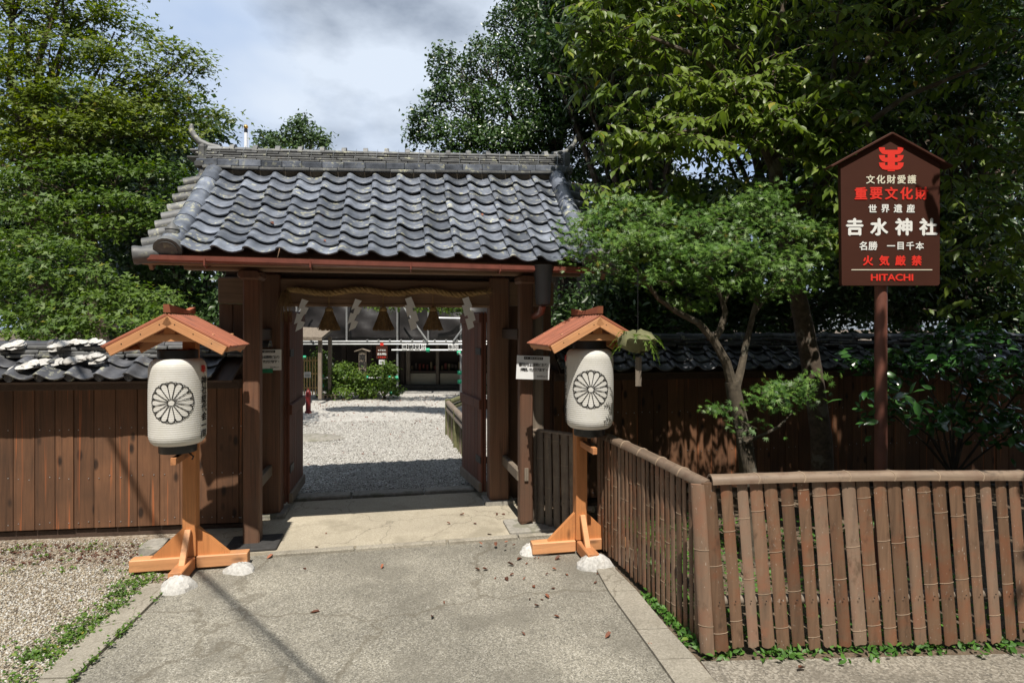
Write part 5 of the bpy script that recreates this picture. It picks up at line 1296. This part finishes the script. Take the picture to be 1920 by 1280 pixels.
# cherry with large hanging leaves
def cherry():
    base = np.array((2.85, 5.45, 0.0)); t = empty('cherry_tree', base); tag(t, 'large-leaved cherry tree arching over the top right behind the sign', 'tree')
    mb = MB()
    def w(px, py, D): return np.array(P(px, py, D))-base
    mb.tube([w(1545, 960, 5.3), w(1540, 820, 5.3), w(1522, 690, 5.3), w(1505, 600, 5.3), w(1480, 480, 5.3), w(1455, 330, 5.3), w(1440, 200, 5.3)], [.10, .09, .085, .08, .07, .06, .05], 10)
    limbs = [[(1500, 560, 5.3), (1520, 400, 5.35), (1550, 260, 5.4), (1570, 60, 5.4), (1600, -200, 5.6)], [(1455, 330, 5.3), (1400, 200, 5.1), (1320, 110, 5.0), (1220, 70, 4.9)], [(1440, 200, 5.3), (1460, 60, 5.3), (1500, -160, 5.4)],
             [(1440, 230, 5.3), (1340, 240, 5.0), (1260, 250, 4.8)], [(1520, 330, 5.3), (1600, 250, 5.1), (1700, 180, 5.0), (1850, 120, 5.0)], [(1440, 150, 5.3), (1300, 20, 5.2), (1180, -60, 5.2)], [(1540, 200, 5.4), (1700, 40, 5.4), (1900, -40, 5.4)], [(1480, 400, 5.3), (1560, 330, 5.1), (1640, 300, 5.0)]]
    for L_ in limbs: mb.tube([tuple(w(*p)) for p in L_], list(np.linspace(.04, .012, len(L_))), 7)
    # sprays: a drooping twig with hanging leaves on both sides
    sprays = []
    def reg(px0, px1, py0, py1, D0, D1, n):
        for _ in range(n): sprays.append(np.array(P(rng.uniform(px0, px1), rng.uniform(py0, py1), rng.uniform(D0, D1))))
    reg(1060, 1250, -60, 110, 4.9, 5.5, 100); reg(1040, 1130, 60, 180, 5.0, 5.4, 16); reg(1130, 1500, -80, 150, 4.8, 6.0, 230); reg(1180, 1560, 120, 300, 4.8, 5.8, 170); reg(1500, 1980, -100, 90, 4.7, 6.0, 130)
    reg(1540, 1980, 60, 260, 5.0, 6.2, 90); reg(1240, 1330, 210, 260, 4.5, 4.8, 9); reg(1440, 1590, 190, 260, 4.7, 5.0, 26); reg(1520, 1570, 240, 450, 4.7, 5.2, 34); reg(1770, 1960, 500, 590, 5.0, 5.3, 10); reg(1560, 1980, 280, 520, 5.4, 6.4, 60)
    reg(1180, 2050, -520, -60, 5.2, 7.6, 560); reg(1200, 2150, -900, -400, 5.6, 8.5, 420)
    reg(1560, 2000, 230, 480, 4.85, 5.6, 110); reg(1250, 1560, 330, 470, 5.3, 6.0, 60); reg(1230, 1600, 150, 270, 4.75, 5.3, 120); reg(1125, 1290, 190, 330, 4.95, 5.4, 45); reg(1110, 1300, 330, 480, 4.9, 5.4, 80)  # last group is hidden behind the maple crown, added to shade the wall
    for _ in range(210): sprays.append(np.array((rng.uniform(2.5, 6.5), rng.uniform(3.5, 5.6), rng.uniform(5.6, 7.6))))  # from here on: unseen sprays outside the frame, added to shade garden and wall
    for _ in range(100): sprays.append(np.array((rng.uniform(2.05, 4.6), rng.uniform(1.9, 2.35), rng.uniform(3.5, 5.2))))
    for _ in range(230): sprays.append(np.array((rng.uniform(2.5, 6.5), rng.uniform(3.6, 4.4), rng.uniform(4.7, 6.4))))
    for _ in range(150): sprays.append(np.array((rng.uniform(3.05, 5.8), rng.uniform(.1, 2.0), rng.uniform(4.2, 5.8))))
    for _ in range(300): sprays.append(np.array((rng.uniform(3.3, 8), rng.uniform(-2, 2.7), rng.uniform(4.3, 7.5))))
    sprays2 = [np.array(((rng.uniform(3.08, 5.5)), rng.uniform(2.2, 4.2), rng.uniform(4.3, 6.0))) for _ in range(120)]
    P_, N_, D2, S_ = [], [], [], []
    for sc_ in sprays+sprays2:
        an = rng.uniform(0, 6.283); big = sc_[2] > 4.4+(sc_[1]-4.5)*.55+.35
        dirh = np.array((math.cos(an), math.sin(an)-.3, 0)); dirh /= np.linalg.norm(dirh); n = rng.integers(9, 15); L = rng.uniform(.22, .42)*(1.5 if big else 1)
        tw = []
        for i in range(n):
            q = i/(n-1); p = sc_+dirh*L*(q-.5)+np.array((0, 0, .03-.22*L/.35*q*q*.6)); tw.append(p)
            side = np.cross(dirh, (0, 0, 1))*(1 if i % 2 else -1)
            d_ = dirh*.55+side*.75+np.array((0, 0, -.75))+rng.normal(0, .22, 3); d_ /= np.linalg.norm(d_)
            nn = np.array((0, -.45, .8))+side*.35+rng.normal(0, .25, 3); nn -= nn.dot(d_)*d_; nn /= np.linalg.norm(nn)
            P_.append(p); N_.append(nn); D2.append(d_); S_.append(rng.uniform(.07, .115)*(1.7 if big else 1))
        mb.tube([tuple(tw[0]-base), tuple(tw[n//2]-base), tuple(tw[-1]-base)], [.006, .004, .002], 4, False)
    mb.build('trunk', m_bark, t, smooth=True)
    v, f = leaves_np(np.array(P_)-base, np.array(N_), np.array(D2), np.array(S_), 'broad'); link('crown', np_mesh('crown', v, f, l_cherry), t)
    print('cherry leaves', len(P_))
cherry()
J_ = [(1700, 765, 4.35, 52, 26), (1750, 790, 4.4, 45, 22), (1660, 740, 4.4, 30, 14), (1625, 785, 4.4, 16, 18), (1800, 690, 4.6, 70, 34), (1860, 650, 4.7, 60, 34), (1880, 720, 4.7, 70, 40), (1840, 790, 4.8, 70, 44), (1910, 800, 4.7, 60, 50), (1960, 700, 4.8, 70, 60), (1720, 690, 5.0, 60, 40), (1780, 640, 5.0, 70, 24), (1650, 690, 5.2, 60, 34)]
tree('camellia_shrub', 'glossy dark-leaved shrub behind the front fence at the right', (3.6, 4.75, 0), [px_pad(*p) for p in J_], 1500, .085, 'broad', l_cam, m_barkdk, .04, 'shrub', spread=.6, sig=(.07, .07, .05), per=9, shell=.3, twigs=6)
# bushes in the court
for i, (pl, lb) in enumerate((([(640, 700, 14.9, 34, 20), (625, 722, 14.8, 26, 18), (665, 722, 14.8, 30, 18), (650, 735, 14.7, 40, 10), (668, 705, 14.6, 20, 8)], 'clipped green bush left of the wooden marker post'), ([(716, 700, 14.9, 30, 24), (725, 722, 14.8, 26, 20), (700, 728, 14.8, 24, 16), (745, 733, 14.9, 10, 12)], 'clipped green bush right of the wooden marker post'), ([(600, 675, 15.0, 22, 18), (590, 700, 15.2, 18, 22)], 'small light green bush behind the bamboo gate'))):
    c0 = np.mean([np.array(P(*p[:3])) for p in pl], 0)
    tree('clipped_bush', lb, (c0[0], c0[1], 0), [px_pad(*p) for p in pl], 2600, .075, 'rhomb', l_maple2, m_bark, .03, 'bush', spread=.8, sig=(.06, .06, .05), per=12)
tree('maple_branch_tree', 'green maple branch showing above the tarpaulins behind the lintel', (1.2, 13.6, 0), [px_pad(722, 575, 13.5, 26, 8), px_pad(705, 568, 13.5, 22, 10), px_pad(820, 575, 13.5, 40, 10), px_pad(855, 582, 13.6, 30, 8), px_pad(780, 555, 13.5, 60, 14), px_pad(900, 520, 13.8, 80, 40)], 1500, .08, 'star', l_maple2, m_bark, .09, sig=(.1, .1, .05), via=np.array(P(960, 500, 13.6))).name = 'maple_tree'

# ------------------------------------------------------------------ ground cover and litter
def cover(name, pts, size, tm, lm, lab, cat, up=(0, 0, 1), spread=.45):
    nv, dv = frames(len(pts), up, spread); v, f = leaves_np(np.asarray(pts), nv, dv, rng.uniform(.6, 1.2, len(pts))*size, tm)
    o = link(name, np_mesh(name, v, f, lm)); tag(o, lab, cat, kind='stuff'); return o
pts = []
for i in range(75):                           # along the left kerb
    D_ = rng.uniform(2.4, 4.25); off = abs(rng.normal(0, .16)); x = kx(D_)-.19-off*(.6 if D_ > 3.4 else 1.0)
    n = rng.integers(14, 55); r = rng.uniform(.025, .075)
    pts += [(x+rng.normal(0, r), D_+rng.normal(0, r), rng.uniform(.008, .03)) for _ in range(n)]
for i in range(14):
    D_ = rng.uniform(2.6, 4.2); x = kx(D_)-.0; pts += [(x+rng.normal(0, .01), D_+rng.normal(0, .03), rng.uniform(.02, .05)) for _ in range(14)]
for i in range(26):
    g_ = Gd(rng.uniform(0, 300), rng.uniform(1022, 1075)); pts += [(g_.x+rng.normal(0, .03), g_.y+rng.normal(0, .03), rng.uniform(.006, .03)) for _ in range(14)]
cover('weeds', pts, .026, 'rhomb', l_weed, 'low green weeds spreading over the gravel along the kerb', 'weeds')
pts = []
for i in range(105):
    q_ = rng.uniform(0, 1); p = C0+(C1-C0)*q_; x, y = p.x+rng.normal(0, .02), p.y+.01+rng.normal(0, .04); n = rng.integers(3, 9)
    pts += [(x+rng.normal(0, .03), y+rng.normal(0, .02), rng.uniform(.006, .045)) for _ in range(n)]
for i in range(60):
    q_ = rng.uniform(.55, 1); p = C2+(C0-C2)*q_; pts += [(p.x-.02+rng.normal(0, .02), p.y+rng.normal(0, .03), rng.uniform(.01, .05)) for _ in range(4)]
cover('ivy', pts, .042, 'broad', l_ivy, 'ivy leaves creeping out under the bamboo fence', 'ivy', (0, -.4, .8), .5)
n = 5200; x = 1.0+2.6*rng.uniform(0, 1, n)**1.8; y = rng.uniform(3.3, 5.4, n); keep = (x > 1.15-.23*(y-3.3)) & (rng.uniform(0, 1, n) < .4+.6*np.sin(x*5+y*3)**2)
cover('ground_cover', np.stack([x, y, rng.uniform(.01, .09, n)], 1)[keep], .045, 'rhomb', l_ivy, 'green ground cover inside the bamboo fence', 'ground cover')
n = 1500; b = rng.uniform(1.5, 10.5, n); a = rng.uniform(-1.9, 1.6, n); kk = rng.uniform(0, 1, n) < np.clip((b-4)/6, .06, 1)
w_ = np.stack([GO.x+U.x*a+V.x*b, GO.y+U.y*a+V.y*b, np.full(n, .014)], 1)[kk]
cover('leaf_litter', w_, .05, 'rhomb', m_deadleaf, 'brown fallen leaves scattered over the courtyard gravel', 'leaf litter', spread=.3)
n = 420; g_ = [Gd(rng.uniform(0, 260), rng.uniform(1020, 1060)) for _ in range(n)]
cover('needle_litter', [(p.x, p.y, .012) for p in g_], .03, 'rhomb', m_deadleaf, 'reddish leaf litter on the gravel along the left wall', 'leaf litter', spread=.3)
# single leaves on the paving
lf = [(581, 1152, 1.0, 'curled orange leaf lying alone on the left of the path')]
spots_ = [(500, 1050), (568, 1067), (598, 1033), (715, 1069), (833, 1135), (812, 1158), (955, 1081), (905, 1028), (945, 1024), (1065, 1082), (1022, 1081), (985, 1061), (1000, 1050), (1010, 1047), (1040, 1052), (1048, 1050), (915, 1070), (893, 1069), (901, 1072), (930, 1085), (952, 1092), (978, 1048), (1118, 1079), (1033, 1106), (1030, 1125), (995, 1125), (1020, 1128), (930, 1032), (948, 1033), (960, 1030), (923, 1009), (845, 989), (894, 989), (861, 972), (930, 972), (940, 970), (610, 1008), (1113, 1097), (1050, 1160), (985, 1195), (1012, 1139), (965, 1063), (1000, 1100), (1135, 1200), (1222, 1220), (1510, 1255), (980, 1090), (1044, 1070)]
for i, (px, py) in enumerate([(581, 1152)]+spots_):
    g_ = Gd(px, py); o = link('fallen_leaf', dead_me[0] if i == 0 else random.choice(dead_me)); o.location = (g_.x, g_.y, .036 if py < 1045 else .014); o.rotation_euler = (random.uniform(-.3, .3), random.uniform(-.3, .3), random.uniform(0, 6.28))
    s = random.uniform(.6, 1.0); o.scale = (s, s, s)
    if i == 0: tag(o, lf[0][3], 'leaf', 'fallen leaves on the paving'); o.scale = (1, 1, 1)
    else: tag(o, 'small brown leaf fallen on the paving before or under the gate', 'leaf', 'fallen leaves on the paving')
# overhead cables, out of the frame; only their shadow falls across the path and the wall
def cable(off, r, lab):
    h = 6.2; sh_ = -SUN_DIR*(h/ -SUN_DIR.z); p0 = Vector((-.97+off, 2.97, 0))+sh_; p1 = Vector((-2.18+off*.4, 4.2, 0))+sh_; d_ = (p1-p0)
    pts = [p0+d_*t_+Vector((0, 0, .004*(t_-1)**2)) for t_ in np.linspace(-9, 11, 41)]
    o = MB().tube(pts, r, 6).build('overhead_cable', m_cable, smooth=True); tag(o, lab, 'cable')
cable(0, .018, 'thicker black overhead cable crossing above the path'); cable(-.10, .007, 'thin black overhead wire beside the thicker cable')

# unseen trees added beside and behind the viewpoint to block low sky light
for i, (x, y, h, lb) in enumerate(((-12, 1.5, 7.5, 'added unseen tree blocking sky light left of the lane, beyond the plank wall'), (-11, -6, 8, 'added unseen tree blocking sky light at the left rear of the lane'), (-5, -10, 8, 'added unseen tree blocking sky light behind, on the left'), (1.5, -11, 8.5, 'added unseen tree blocking sky light straight behind'), (7.5, -9.5, 8, 'added unseen tree blocking sky light behind, on the right'), (12, -4, 8, 'added unseen tree blocking sky light at the right rear of the lane'), (12.5, 3.5, 8, 'added unseen tree blocking sky light right of the lane, past the bamboo fence'))):
    r_ = random.Random(40+i); pads = [(np.array((x+r_.uniform(-2.8, 2.8), y+r_.uniform(-2.2, 2.2), r_.uniform(1.2, h*1.6))), np.array((1.9, 1.9, 1.4))) for _ in range(34)]
    tree('broadleaf_tree', lb, (x, y, 0), pads, 62, .48, 'rhomb', l_dark, m_bark, .22, sig=(.35, .35, .3), spread=1.0, twigs=2, group='added trees blocking the low sky')
